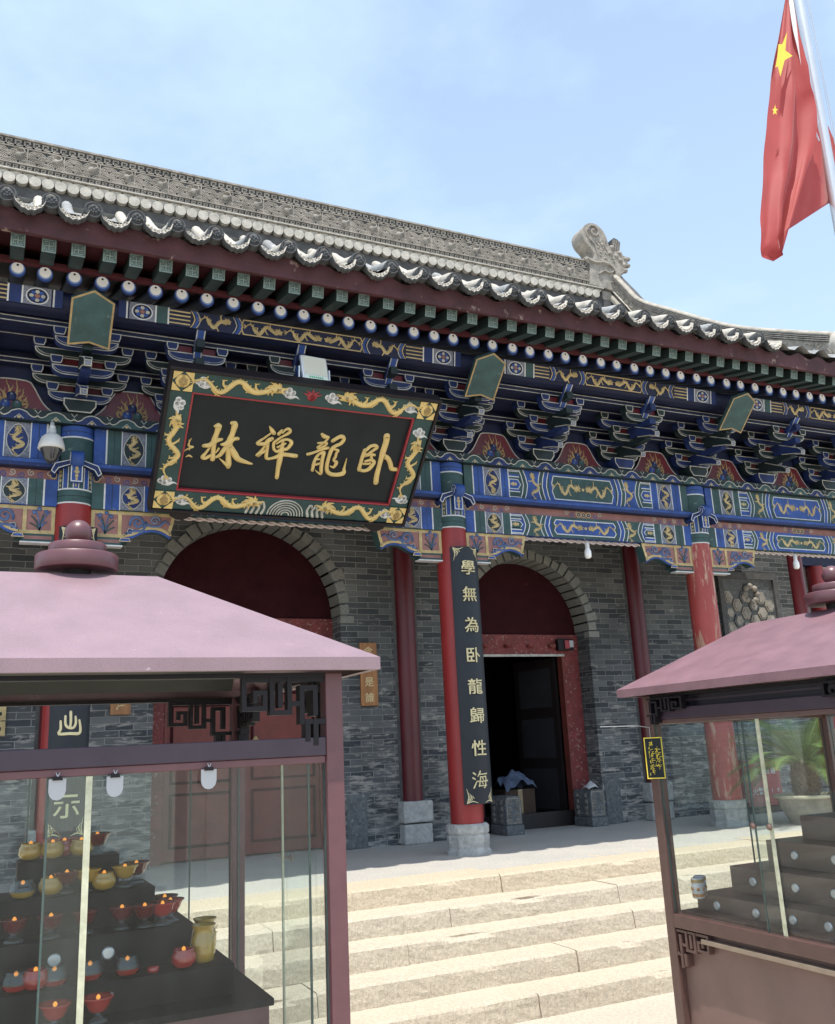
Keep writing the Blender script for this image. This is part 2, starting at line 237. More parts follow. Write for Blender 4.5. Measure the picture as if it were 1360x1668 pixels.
# ------------------------------------------------------------------ mesh helper
def catmull(P, k=5):
    out = []; n = len(P)
    for i in range(n-1):
        p0, p1, p2, p3 = P[max(i-1, 0)], P[i], P[i+1], P[min(i+2, n-1)]
        for j in range(k):
            t = j/k
            out.append(tuple(.5*((2*b)+(c-a)*t+(2*a-5*b+4*c-d)*t*t+(3*b-a-3*c+d)*t**3) for a, b, c, d in zip(p0, p1, p2, p3)))
    out.append(tuple(P[-1])); return out
class MB:
    def __init__(s): s.v = []; s.f = []; s.m = []; s.sm = []; s.mats = []; s.T = Matrix.Identity(4)
    def mi(s, mat):
        if mat not in s.mats: s.mats.append(mat)
        return s.mats.index(mat)
    def add(s, vs, fs, mat, smooth=False):
        o = len(s.v); T = s.T; k = s.mi(mat)
        s.v += [tuple(T @ Vector(v)) for v in vs]
        for f in fs: s.f.append([o+i for i in f]); s.m.append(k); s.sm.append(smooth)
    def box(s, x0, x1, y0, y1, z0, z1, mat):
        v = [(x, y, z) for z in (z0, z1) for y in (y0, y1) for x in (x0, x1)]
        s.add(v, [(0, 2, 3, 1), (4, 5, 7, 6), (0, 1, 5, 4), (2, 6, 7, 3), (0, 4, 6, 2), (1, 3, 7, 5)], mat)
    def poly(s, P, y, mat):                       # flat polygon facing -y
        s.add([(x, y, z) for x, z in P], [tuple(range(len(P)))], mat)
    def prism(s, P, y0, y1, mat, edge=None, ew=.01, back=True, side=None):   # XZ polygon extruded along Y, front at y0
        n = len(P); A = sum(P[i][0]*P[(i+1) % n][1]-P[(i+1) % n][0]*P[i][1] for i in range(n))
        if A < 0: P = P[::-1]
        v = [(x, y0, z) for x, z in P]+[(x, y1, z) for x, z in P]
        f = [(i, n+i, n+(i+1) % n, (i+1) % n) for i in range(n)]
        s.add(v, f, side or mat)
        if back: s.add([(x, y1, z) for x, z in P], [tuple(range(n))[::-1]], side or mat)
        if edge:
            Q = inset(P, ew)
            s.add([(x, y0, z) for x, z in P]+[(x, y0, z) for x, z in Q], [(i, (i+1) % n, n+(i+1) % n, n+i) for i in range(n)], edge)
            s.poly(Q, y0, mat)
        else: s.poly(P, y0, mat)
    def ring(s, P, y, w, mat):                    # flat outline
        n = len(P); Q = inset(P, w)
        s.add([(x, y, z) for x, z in P]+[(x, y, z) for x, z in Q], [(i, (i+1) % n, n+(i+1) % n, n+i) for i in range(n)], mat)
    def rect(s, x0, x1, z0, z1, y, mat): s.poly([(x0, z0), (x1, z0), (x1, z1), (x0, z1)], y, mat)
    def disc(s, cx, cz, rx, rz, y, mat, n=18): s.poly([(cx+rx*math.cos(2*PI*i/n), cz+rz*math.sin(2*PI*i/n)) for i in range(n)], y, mat)
    def ribbon(s, P, y, mat, h=.0, k=4, w=None):  # P: (x, z, width); h>0 gives a raised rounded stroke
        P = [(*p, w) if len(p) == 2 else p for p in P]
        if k > 1: P = catmull(P, k)
        n = len(P); v = []; f = []
        for i, (x, z, ww) in enumerate(P):
            a = P[max(i-1, 0)]; b = P[min(i+1, n-1)]; dx, dz = b[0]-a[0], b[1]-a[1]; L = math.hypot(dx, dz) or 1
            nx, nz_ = -dz/L*ww/2, dx/L*ww/2
            if h: v += [(x+nx, y, z+nz_), (x+nx*.6, y-h, z+nz_*.6), (x-nx*.6, y-h, z-nz_*.6), (x-nx, y, z-nz_)]
            else: v += [(x+nx, y, z+nz_), (x-nx, y, z-nz_)]
        q = 4 if h else 2
        for i in range(n-1):
            for j in range(q-1): f.append((i*q+j, i*q+j+1, (i+1)*q+j+1, (i+1)*q+j))
        s.add(v, f, mat, bool(h))
        for e, t in ((0, 1), (n-1, n-2)):         # round ends
            x, z, ww = P[e]; r = ww/2
            if r < .002: continue
            if h:
                c = [(x+r*math.cos(2*PI*i/10), y, z+r*math.sin(2*PI*i/10)) for i in range(10)]+[(x+.6*r*math.cos(2*PI*i/10), y-h, z+.6*r*math.sin(2*PI*i/10)) for i in range(10)]
                s.add(c, [(i, (i+1) % 10, 10+(i+1) % 10, 10+i) for i in range(10)]+[tuple(range(10, 20))], mat, True)
            else: s.disc(x, z, r, r, y-.0004, mat, 8)
    def tube(s, P, r, mat, n=8, cap=True, smooth=True):
        P = [Vector(p) for p in P]; rs = r if isinstance(r, (list, tuple)) else [r]*len(P)
        v = []; f = []; up = None
        for i, p in enumerate(P):
            d = (P[min(i+1, len(P)-1)]-P[max(i-1, 0)]).normalized()
            if up is None: up = Vector((0, 0, 1)) if abs(d.z) < .9 else Vector((1, 0, 0))
            a = d.cross(up).normalized(); b = a.cross(d).normalized(); up = b
            for j in range(n):
                t = 2*PI*j/n; v.append(p+(a*math.cos(t)+b*math.sin(t))*rs[i])
        for i in range(len(P)-1):
            for j in range(n): f.append((i*n+j, i*n+(j+1) % n, (i+1)*n+(j+1) % n, (i+1)*n+j))
        s.add(v, f, mat, smooth)
        if cap:
            s.add(v[:n], [tuple(range(n))[::-1]], mat); s.add(v[-n:], [tuple(range(n))], mat)
    def lathe(s, prof, c, mat, n=24, ang=(0, 2*PI), smooth=True):   # prof: (r, z)
        full = abs(ang[1]-ang[0]-2*PI) < 1e-4; m = n if full else n+1
        v = [(c[0]+r*math.cos(ang[0]+(ang[1]-ang[0])*j/n), c[1]+r*math.sin(ang[0]+(ang[1]-ang[0])*j/n), c[2]+z) for r, z in prof for j in range(m)]
        f = []
        for i in range(len(prof)-1):
            for j in range(n): a = i*m+j; b = i*m+(j+1) % m; f.append((a, b, b+m, a+m))
        s.add(v, f, mat, smooth)
        if full:
            if prof[0][0] > 1e-4: s.add(v[:m], [tuple(range(m))[::-1]], mat)
            if prof[-1][0] > 1e-4: s.add(v[-m:], [tuple(range(m))], mat)
    def ball(s, c, r, mat, n=12, k=8, sq=(1, 1, 1)):
        s.add([(c[0]+sq[0]*r*math.sin(PI*i/k)*math.cos(2*PI*j/n), c[1]+sq[1]*r*math.sin(PI*i/k)*math.sin(2*PI*j/n), c[2]+sq[2]*r*math.cos(PI*i/k)) for i in range(k+1) for j in range(n)],
              [(i*n+j, i*n+n+j, i*n+n+(j+1) % n, i*n+(j+1) % n) for i in range(k) for j in range(n)], mat, True)
    def build(s, name, parent=None, loc=None, bevel=0, data_only=False):
        me = bpy.data.meshes.new(name); me.from_pydata(s.v, [], s.f)
        for m in s.mats: me.materials.append(m)
        me.polygons.foreach_set('material_index', s.m); me.polygons.foreach_set('use_smooth', s.sm); me.update()
        if data_only: return me
        o = bpy.data.objects.new(name, me); COL.objects.link(o)
        if parent: o.parent = parent
        if loc is not None: o.location = loc
        if bevel:
            b = o.modifiers.new('bevel', 'BEVEL'); b.width = bevel; b.segments = 2; b.limit_method = 'ANGLE'; b.angle_limit = R(40); b.harden_normals = False
        return o
def inset(P, d):
    n = len(P); Q = []
    for i in range(n):
        p, a, b = P[i], P[i-1], P[(i+1) % n]
        e1 = (p[0]-a[0], p[1]-a[1]); e2 = (b[0]-p[0], b[1]-p[1]); l1 = math.hypot(*e1) or 1; l2 = math.hypot(*e2) or 1
        n1 = (-e1[1]/l1, e1[0]/l1); n2 = (-e2[1]/l2, e2[0]/l2); k = 1+n1[0]*n2[0]+n1[1]*n2[1]; k = max(k, .35)
        Q.append((p[0]+d*(n1[0]+n2[0])/k, p[1]+d*(n1[1]+n2[1])/k))
    return Q
def empty(name, loc, label=None, cat=None, group=None, rz=0):
    o = bpy.data.objects.new(name, None); COL.objects.link(o); o.location = loc; o.rotation_euler = (0, 0, rz); tag(o, label, cat, group); return o
def tag(o, label=None, cat=None, group=None, kind=None):
    for k, v in (('label', label), ('category', cat), ('group', group), ('kind', kind)):
        if v: o[k] = v
    return o
def copy_tree(o, parent=None):
    c = o.copy(); COL.objects.link(c)
    if parent: c.parent = parent
    for ch in [q for q in bpy.data.objects if q.parent == o]: copy_tree(ch, c)
    return c
def part_copy(o, parent, loc=None):
    c = o.copy(); COL.objects.link(c); c.parent = parent
    if loc is not None: c.location = loc
    return c
_glyph = {}
def glyph(ch):
    if ch not in _glyph:
        cu = bpy.data.curves.new('glyph', 'FONT'); cu.body = ch; cu.align_x = 'CENTER'; cu.size = 1; cu.offset = .007; cu.extrude = .02; cu.resolution_u = 3
        o = bpy.data.objects.new('glyph', cu); COL.objects.link(o); bpy.context.view_layer.update()
        me = bpy.data.meshes.new_from_object(o.evaluated_get(bpy.context.evaluated_depsgraph_get()))
        vs = [v.co.copy() for v in me.vertices]; fs = [tuple(p.vertices) for p in me.polygons]
        x0 = min(v.x for v in vs); x1 = max(v.x for v in vs); y0 = min(v.y for v in vs); y1 = max(v.y for v in vs)
        _glyph[ch] = ([((v.x-(x0+x1)/2), -v.z*1.0, (v.y-(y0+y1)/2)) for v in vs], fs)
        bpy.data.objects.remove(o); bpy.data.meshes.remove(me); bpy.data.curves.remove(cu)
    return _glyph[ch]
def scrawl(mb, x, z, size, y, mat, seed, h=.003):   # worn strokes too faint to read
    q = random.Random(seed)
    for i in range(5):
        a, b = x+q.uniform(-.4, .3)*size, z+q.uniform(-.42, .42)*size
        e = (q.uniform(.2, .5)*size, q.uniform(-.06, .06)*size) if i % 2 else (q.uniform(-.12, .05)*size, -q.uniform(.2, .5)*size)
        mb.ribbon([(a, b, size*.09), (a+e[0]*.5, b+e[1]*.5+size*.02, size*.08), (a+e[0], b+e[1], size*.05)], y, mat, h, 3)
def put_text(mb, ch, x, z, size, y, mat, sx=1.0, depth=.004, T=None):
    vs, fs = glyph(ch)
    mb.add([(x+v[0]*size*sx, y+(v[1]/.02)*depth, z+v[2]*size) for v in vs], fs, mat)

# ------------------------------------------------------------------ painted motifs (local XZ, facing -y)
def dragon(mb, L, h, y, mat, n=1.5, flip=1, up=False, th=.006, rich=True, w0=None, hd=1.0):
    """gold dragon, tail at -L/2, head at +L/2*flip"""
    keep = mb.T.copy()
    if up: mb.T = mb.T @ Matrix.Rotation(-PI/2, 4, 'Y')
    w = (w0 or h*.26)*1.12; P = []
    N = 16
    def pos(t):
        e = .35+.65*math.sin(PI*min(1, t*1.15+.05))
        return (flip*(-L*.46+L*.80*t), h*.34*e*math.sin(2*PI*n*t+.6))
    for i in range(N+1):
        t = i/N; x, z = pos(t); P.append((x, z, w*(.25+.75*min(1, t*2.2))))
    mb.ribbon(P, y, mat, th, 2)
    hx, hz = pos(1.0)
    # neck + head with snout, jaw, horns, mane
    mb.ribbon([(hx, hz, w), (hx+flip*L*.05, hz+h*.1, w*1.25), (hx+flip*L*.10, hz+h*.06, w*1.1)], y-.001, mat, th*1.3, 2)
    mb.ribbon([(hx+flip*L*.08, hz+h*.1, w*.7), (hx+flip*L*.155, hz+h*.14, w*.45)], y-.001, mat, th, 1)
    mb.ribbon([(hx+flip*L*.08, hz-h*.02, w*.5), (hx+flip*L*.14, hz-h*.03, w*.3)], y-.001, mat, th, 1)
    for a in (40, 65, 90, 115, 140, 165, 190, 215, 240):
        q = R(a); k_ = hd*(1 if (a//5) % 2 else .8); mb.ribbon([(hx+flip*L*.045, hz+h*.07, w*.55*hd), (hx+flip*(L*.045+math.cos(q)*h*.22*k_), hz+h*.07+math.sin(q)*h*.2*k_, w*.3*hd), (hx+flip*(L*.045+math.cos(q+.3)*h*.33*k_), hz+h*.07+math.sin(q+.3)*h*.28*k_, w*.05)], y-.001, mat, th*.7, 2)
    if hd > 1:
        mb.ribbon([(hx+flip*L*.05, hz+h*.07, w*1.5), (hx+flip*L*.075, hz+h*.075, w*1.5)], y-.004, mat, th*1.5, 1); mb.ball((hx+flip*L*.08, y-th*2.2, hz+h*.13), w*.28, mGOLDD, 8, 6)
        mb.ribbon([(hx+flip*L*.12, hz+h*.1, w*.25), (hx+flip*L*.17, hz+h*.2, w*.15), (hx+flip*L*.20, hz+h*.12, w*.05)], y, mat, th*.5, 3)
    # legs with claws
    for t, sg in ((.22, -1), (.42, 1), (.62, -1), (.85, 1)):
        x, z = pos(t); ex, ez = x+flip*L*.055*(1 if sg < 0 else -1), max(-.47*h, min(.47*h, z+sg*h*.36))
        mb.ribbon([(x, z, w*.6), ((x+ex)/2-flip*L*.02, (z+ez)/2, w*.45), (ex, ez, w*.32)], y, mat, th*.7, 2)
        if rich:
            for c in (-1, 0, 1): mb.ribbon([(ex, ez, w*.3), (ex+flip*L*.03*(c+.4), ez+sg*h*.07, w*.06)], y, mat, th*.5, 1)
    if rich:                                       # back fins and tail tuft
        for i in range(2, N, 1):
            x, z = pos(i/N); x2, z2 = pos((i+.4)/N); dx, dz = x2-x, z2-z; l = math.hypot(dx, dz) or 1
            mb.ribbon([(x-dz/l*w*.35*flip, z+dx/l*w*.35*flip, w*.35), (x-dz/l*w*.8*flip, z+dx/l*w*.8*flip, w*.06)], y, mat, th*.5, 1)
        x, z = pos(0)
        for a in (150, 180, 210, 235): mb.ribbon([(x, z, w*.35), (x+flip*math.cos(R(a))*h*.28, z+math.sin(R(a))*h*.28, w*.05)], y, mat, th*.5, 1)
    mb.T = keep
def oval_dragon(mb, cx, cz, w, h, y, bgm, frame=mLINE, corner=mLILAC, mat=mGOLD):
    mb.rect(cx-w/2, cx+w/2, cz-h/2, cz+h/2, y, corner)
    def shape(s): return [(cx+s*w*.46*(.86+.14*abs(math.cos(2*a)))*math.cos(a), cz+s*h*.47*(.9+.1*abs(math.cos(2*a)))*math.sin(a)) for a in [2*PI*i/20 for i in range(20)]]
    mb.poly(shape(1), y-.002, frame); mb.poly(shape(.92), y-.003, bgm)
    k = mb.T.copy(); mb.T = mb.T @ Matrix.Translation((cx, 0, cz)); dragon(mb, h*.8, w*.72, y-.004, mat, 1.6, random.choice((1, -1)), True, .004, True, w*.13); mb.T = k
def cloud(mb, cx, cz, s, y, mat, ang=0, flip=1):
    k = mb.T.copy(); mb.T = mb.T @ Matrix.Translation((cx, 0, cz)) @ Matrix.Rotation(ang, 4, 'Y')
    for x, z, r in ((-.5, .1, .26), (-.15, .32, .28), (.22, .12, .24), (-.2, -.08, .3)):
        mb.ribbon([(x*s*flip-.001, z*s, 2*r*s), (x*s*flip+.001, z*s, 2*r*s)], y, mat, .006, 1)
    mb.ribbon([(-.3*s*flip, -.1*s, .42*s), (.1*s*flip, -.3*s, .34*s), (.5*s*flip, -.2*s, .2*s), (.85*s*flip, -.38*s, .03*s)], y, mat, .006, 3)
    mb.T = k
def spiral(cx, cz, r0, r1, a0, turns, n=16): return [(cx+(r0+(r1-r0)*i/n)*math.cos(a0+2*PI*turns*i/n), cz+(r0+(r1-r0)*i/n)*math.sin(a0+2*PI*turns*i/n)) for i in range(n+1)]

# ------------------------------------------------------------------ setting
gz = -.763
mb = MB(); N = 40
mb.add([(-400, -400, gz), (400, -400, gz), (400, 400, gz), (-400, 400, gz)], [(0, 1, 2, 3)], mGROUND)
tag(mb.build('ground'), kind='structure')
mb = MB(); mb.box(-9, 16, -1.30, 9, gz+.004, 0, mPAVE)
tag(mb.build('terrace'), kind='structure')

st = empty('stone_staircase', (4, -2.4, gz), 'broad flight of worn tan stone steps up to the terrace', 'stairs')
edges = [-1.64, -2.018, -2.372, -2.751, -3.111]
for i, y0 in enumerate(edges):
    mb = MB(); zt = -.1526*i+.002; zb = max(zt-.1526, gz); y1 = (edges[i-1] if i else -1.15)+.03
    joints = sorted([-6.0, 12.5]+[x+random.uniform(-.3, .3) for x in ((-4, -2.2, -.3, 3.9, 6.9, 9.4), (-3.5, -1, 1.2, 3.05, 4.85, 8.3), (-4.1, -1.9, 2.2, 4.4, 7.4, 10), (-3.2, -.9, 1.4, 3.6, 5.7, 8.1), (-3.8, -1.3, 1.0, 2.9, 5.0, 7.2))[i]])
    for a, b in zip(joints, joints[1:]):
        nx = max(2, int((b-a)/.07)); ny = 6; nzz = 5; a += .004; b -= .004; dz = random.uniform(-.004, .004); dy = random.uniform(-.008, .008)
        vs = []; prof = [(y1, zt)]+[(y0+(y1-y0)*t, zt) for t in (.6, .25, .08)]+[(y0+.012, zt-.003), (y0, zt-.014)]+[(y0-.022*t, zt-(zt-zb)*t) for t in (.3, .5, .7, .88)]+[(y0-.022, zb-.004)]
        for k in range(nx+1):
            x = a+(b-a)*k/nx
            for j, (yy, zz) in enumerate(prof):
                q = noise.noise((x*5, yy*7, zz*9+i*3)); q2 = noise.noise((x*17, yy*20, zz*24+i*3))
                e = max(0, noise.noise((x*2.3, i*5.1, 1.7))-.25)*.07 if j in (4, 5) else 0
                vs.append((x, yy+dy+(q*.0035+q2*.004)*(j >= 3)+e, zz+dz+(q2*.003 if j < 4 else 0)-e*.6))
        m = len(prof); fs = [(k*m+j, k*m+j+1, (k+1)*m+j+1, (k+1)*m+j) for k in range(nx) for j in range(m-1)]
        fs += [tuple(range(m))[::-1], tuple(nx*m+j for j in range(m))]
        mb.add(vs, fs, mSTEP if i else mSTEPW)
    o = mb.build('step', st); o.matrix_parent_inverse = Matrix.Translation(-st.location)
exec_parts = []

# ------------------------------------------------------------------ temple hall
H = empty('temple_hall', (0, 0, 0), 'gray brick temple hall with painted blue eaves and tiled roof', 'temple')
COLX = [-3.74, 0, 4.2, 7.94, 11.68]
X0, X1 = -4.4, 12.0
YW = 1.41
def P_(mb, name, parent=None, **k): return mb.build(name, parent or H, **k)

# brick wall with arched doorways
ARCHES = [(2.18, 1.13, 2.78), (6.06, 1.0, 2.62), (-1.9, .95, 2.62)]
mb = MB(); xs = X0; AY = .36
for cx, r, sp in sorted(ARCHES):
    mb.add([(xs, YW, 0), (cx-r, YW, 0), (cx-r, YW, 5.4), (xs, YW, 5.4)], [(0, 1, 2, 3)], mBRICK)
    n = 28; top = [(cx-r*math.cos(PI*i/n), sp+r*math.sin(PI*i/n)) for i in range(n+1)]
    for (a, c), (b, d) in zip(top, top[1:]): mb.add([(a, YW, c), (b, YW, d), (b, YW, 5.4), (a, YW, 5.4)], [(0, 1, 2, 3)], mBRICK)
    for sx in (-1, 1): mb.add([(cx+sx*r, YW, 0), (cx+sx*r, YW+AY, 0), (cx+sx*r, YW+AY, sp), (cx+sx*r, YW, sp)], [(0, 1, 2, 3)], mBRICK)
    xs = cx+r
mb.add([(xs, YW, 0), (11.15, YW, 0), (11.15, YW, 5.4), (xs, YW, 5.4)], [(0, 1, 2, 3)], mBRICK)
mb.add([(11.15, YW, 0), (11.15, YW+.8, 0), (11.15, YW+.8, 5.4), (11.15, YW, 5.4)], [(0, 1, 2, 3)], mBRICK)
P_(mb, 'brick_wall')
# arch rings of cut stone
for cx, r, sp in ARCHES:
    mb = MB(); n = 25
    for i in range(n):
        a0, a1 = PI*i/n+.012, PI*(i+1)/n-.012; ro = r+.115+random.uniform(-.02, .03)+(.03 if i % 2 else 0); y0 = YW-.018-random.random()*.012
        pts = [(cx-r*math.cos(a), sp+r*math.sin(a)) for a in (a0, (a0+a1)/2, a1)]+[(cx-ro*math.cos(a), sp+ro*math.sin(a)) for a in (a1, (a0+a1)/2, a0)]
        mb.prism(pts, y0, YW+AY, mARCH)
    for sx in (-1, 1): mb.box(cx+sx*(r+.085)-.088, cx+sx*(r+.085)+.088, YW-.02, YW+.1, sp-.09, sp-.006, mARCH)
    P_(mb, 'arch_ring')
# side doorway
def doorway(cx, r, sp, open_, lint0, lint1, hw):
    yb = YW+AY
    mb = MB(); n = 24
    pts = [(cx-r, lint1), (cx+r, lint1)]+[(cx+r*math.cos(PI*i/n), sp+r*math.sin(PI*i/n)) for i in range(n+1)]
    mb.prism(pts, yb-.03, yb+.02, mDOORRED)
    P_(mb, 'lunette_panel')
    mb = MB(); mb.box(cx-r, cx+r, yb-.07, yb+.05, lint0, lint1-.003, mPEEL)
    mb.box(cx-hw-.02, cx+hw+.02, yb-.085, yb-.0705, lint0-.02, lint0+.012, mLINE)
    for sx in (-1, 1):
        a, b = sorted((cx+sx*hw, cx+sx*r)); mb.box(a, b, yb-.06, yb+.06, 0, lint0-.003, mPEEL)
        mb.box(*sorted((cx+sx*(hw-.025), cx+sx*hw-.0)), yb-.075, yb+.05, .2, lint0-.003, mDOORWARM)
    for i in range(4): mb.lathe([(0, -.05), (.05, -.04), (.06, 0)], (cx-hw*.75+i*hw*.5, yb-.1, (lint0+lint1)/2), mPEEL, 6)
    P_(mb, 'door_frame')
    return yb
yb = doorway(6.06, 1.0, 2.62, True, 2.31, 2.6, .73)
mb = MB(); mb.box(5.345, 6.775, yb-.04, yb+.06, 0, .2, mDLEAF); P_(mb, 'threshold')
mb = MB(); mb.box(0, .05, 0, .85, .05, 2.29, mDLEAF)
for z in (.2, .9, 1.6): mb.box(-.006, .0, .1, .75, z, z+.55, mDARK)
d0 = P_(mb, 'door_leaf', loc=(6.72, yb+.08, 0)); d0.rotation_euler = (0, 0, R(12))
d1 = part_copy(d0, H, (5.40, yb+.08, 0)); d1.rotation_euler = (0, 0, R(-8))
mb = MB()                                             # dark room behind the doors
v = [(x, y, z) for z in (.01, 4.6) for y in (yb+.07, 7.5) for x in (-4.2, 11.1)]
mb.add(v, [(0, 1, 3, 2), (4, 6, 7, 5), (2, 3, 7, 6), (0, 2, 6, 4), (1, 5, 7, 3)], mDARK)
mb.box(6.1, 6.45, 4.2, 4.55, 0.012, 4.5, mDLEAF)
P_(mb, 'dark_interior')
# central doorway, closed brown red leaves
cx, r, sp = ARCHES[0]; yb2 = doorway(cx, r, sp, False, 2.42, 2.78, .95)
for sx in (-1, 1):
    mb = MB(); a, b = sorted((cx+sx*.004, cx+sx*.945)); mb.box(a, b, yb2-.02, yb2+.04, .02, 2.40, mDOORWARM)
    for z0, z1 in ((.15, .75), (.85, 1.75), (1.85, 2.3)):
        for q0, q1, q2, q3 in ((a+.07, b-.07, z0, z0+.03), (a+.07, b-.07, z1-.03, z1), (a+.07, a+.10, z0+.03, z1-.03), (b-.10, b-.07, z0+.03, z1-.03)): mb.box(q0, q1, yb2-.036, yb2-.0205, q2, q3, mDOORRED)
    P_(mb, 'door_leaf')
    mb = MB(); mb.T = Matrix.Translation((cx+sx*.13, yb2-.03, 1.28)); mb.tube([(.05*math.cos(2*PI*i/16), -.012, .05*math.sin(2*PI*i/16)) for i in range(17)], .007, mGOLDD, 6); mb.ball((0, .0, .05), .03, mGOLDD, 10, 8); P_(mb, 'door_ring')
mb = MB()
mFLAKE = M('flaked_orange_gilt', (.36, .12, .04), .6, .5, 40)
for i in range(5): mb = MB(); scrawl(mb, cx-.70+i*.37, 2.60, .24, yb2-.071, mFLAKE, 40+i); P_(mb, 'flaked_gilt_patch')
cx, r, sp = ARCHES[2]; yb3 = doorway(cx, r, sp, False, 2.31, 2.6, .60)
mb = MB(); mb.box(cx-.6, cx+.6, yb3, yb3+.04, .02, 2.3, mDOORWARM); P_(mb, 'door_leaf')
# corner stones at the foot of the wall
for x in (3.46, 7.22):
    mb = MB(); mb.box(x-.13, x+.13, YW-.012, YW+.05, 0, .62, mDKSTONE); P_(mb, 'corner_stone', bevel=.01)
# carved brick screen
mb = MB(); mb.box(9.62, 10.72, YW-.03, YW+.02, 1.3, 3.55, mDKSTONE)
mb.prism([(9.55, 1.3), (9.64, 1.3), (9.64, 3.46), (10.7, 3.46), (10.7, 1.3), (10.79, 1.3), (10.79, 3.57), (9.55, 3.57)], YW-.07, YW-.0301, mRIDGED)
for i in range(6):
    for j in range(8):
        x = 9.72+i*.17; z = 1.45+j*.245+(i % 2)*.122
        if z > 3.2: continue
        hexa = [(x+.10*math.cos(PI/3*k), z+.11*math.sin(PI/3*k)) for k in range(6)]
        mb.prism(hexa, YW-.055, YW-.0302, mRIDGE if (i+j) % 3 else mDKSTONE)
        mb.prism([(x+.07*math.cos(PI/3*k), z+.075*math.sin(PI/3*k)) for k in range(6)], YW-.068, YW-.0552, mRIDGE)
for k in range(8): mb.ball((10.2+.13*math.cos(k*PI/4), YW-.05, 3.22+.13*math.sin(k*PI/4)), .05, mRIDGE, 8, 6)
P_(mb, 'brick_screen')

# pilasters in the wall
mb = MB(); mb.lathe([(.128, .5), (.128, 5.3)], (0, 0, 0), mPIL, 20); pil = P_(mb, 'pilaster', loc=(4.2, YW-.0, 0))
mb = MB(); mb.box(-.19, .19, -.15, .1, 0, .235, mPLINTH); mb.box(-.2, .2, -.17, .1, .25, .50, mPLINTH); pb = mb.build('pilaster_base', pil, bevel=.02)
for x in (-3.74, 0, 7.94, 11.3): copy = copy_tree(pil, H); copy.location = (x, YW, 0)
for x in (4.2, 7.94, 0):
    mb = MB(); mb.box(x-.17, x+.17, YW-.003, YW+.004, .5, 5.2, mRIDGED); P_(mb, 'groove_shade_strip')  # flat dark strip on the wall; the groove's shade is its colour

# eave columns
def column(x, red, sc=1):
    mb = MB(); rr = .178*sc
    mb.lathe([(rr*1.02, .30), (rr*1.02, 1.5), (rr, 3.60)], (0, 0, 0), red, 28)
    c = P_(mb, 'column', loc=(x, 0, 0))
    mb = MB(); mb.lathe([(.25, 0), (.25, .03), (.225, .06), (.235, .12), (.238, .19), (.22, .2), (.235, .22), (.238, .29), (.215, .31), (rr*1.02, .312)], (0, 0, 0), mPLINTH, 10, smooth=False)
    mb.build('column_base', c, bevel=.006)
    mb = MB(); q = rr+.004                          # painted capital
    for r0, z0, z1, m in ((q, 3.60, 3.615, mWHITE), (q+.004, 3.615, 3.67, mGREEN), (q+.002, 3.67, 3.678, mGREEND), (q+.004, 3.678, 3.735, mGREEN), (q+.006, 3.735, 3.75, mWHITE), (q, 3.75, 3.98, mGREEN), (q, 3.98, 4.27, mGREEN), (q+.003, 4.27, 4.285, mWHITE), (q+.002, 4.285, 4.335, mBLUE2), (q, 4.335, 4.342, mGREEND), (q+.002, 4.342, 4.395, mBLUE2)):
        mb.lathe([(r0, z0), (r0, z1)], (0, 0, 0), m, 28)
    for k in range(-5, 6):                           # upright stripes and tongue of the capital
        a = -PI/2+k*.27; ca, sa = math.cos(a), math.sin(a)
        keep = mb.T; mb.T = Matrix.Rotation(a+PI/2, 4, 'Z'); m = (mBLUE2 if abs(k) % 2 == 0 else mGREEN)
        mb.box(-.018, .018, -q-.008, -q+.01, 3.752, 3.97, m); mb.box(-.027, -.0185, -q-.006, -q+.01, 3.752, 3.97, mWHITE)
        if k in (0, -3, 3):
            for zz, w in ((3.78, .008), (3.83, .012), (3.88, .018), (3.92, .012)): mb.disc(0, zz, w, .018, -q-.009, mGOLD, 8)
        mb.T = keep
    # angled shoulders and scroll
    for sx in (-1, 1):
        pts = [(sx*.02, 4.04), (sx*.20, 3.98), (sx*.235, 3.90), (sx*.20, 3.87), (sx*.165, 3.93), (sx*.02, 3.99)]
        mb.prism(pts, -q-.045, -.02, mBLUE, mWHITE, .008)
    mb.T = Matrix.Translation((0, -q-.07, 4.03)) @ Matrix.Rotation(PI/2, 4, 'Y')
    mb.lathe([(.02, -.062), (.062, -.06), (.075, -.05), (.075, .05), (.062, .06), (.02, .062)], (0, 0, 0), mBLUE2, 18)
    mb.T = Matrix.Translation((-.0635, -q-.07, 4.03)) @ Matrix.Rotation(-PI/2, 4, 'Z'); mb.ribbon(spiral(0, 0, .065, .01, 0, 1.6, 18), -.001, mWHITE, .003, 1, .008)
    mb.T = Matrix.Identity(4)
    mb.box(-.055, .055, -q-.06, -q, 3.80, 3.99, mBLUE2); mb.ring([(-.055, 3.80), (.055, 3.80), (.055, 3.99), (-.055, 3.99)], -q-.0615, .01, mWHITE)
    for zz, w in ((3.83, .01), (3.86, .016), (3.9, .026), (3.935, .016)): mb.disc(0, zz, w, .02, -q-.062, mGOLD, 8)
    mb.build('painted_capital', c)
    return c
for x, red in zip(COLX, (mRED, mRED, mRED, mREDOLD, mREDOLD)): column(x, red)

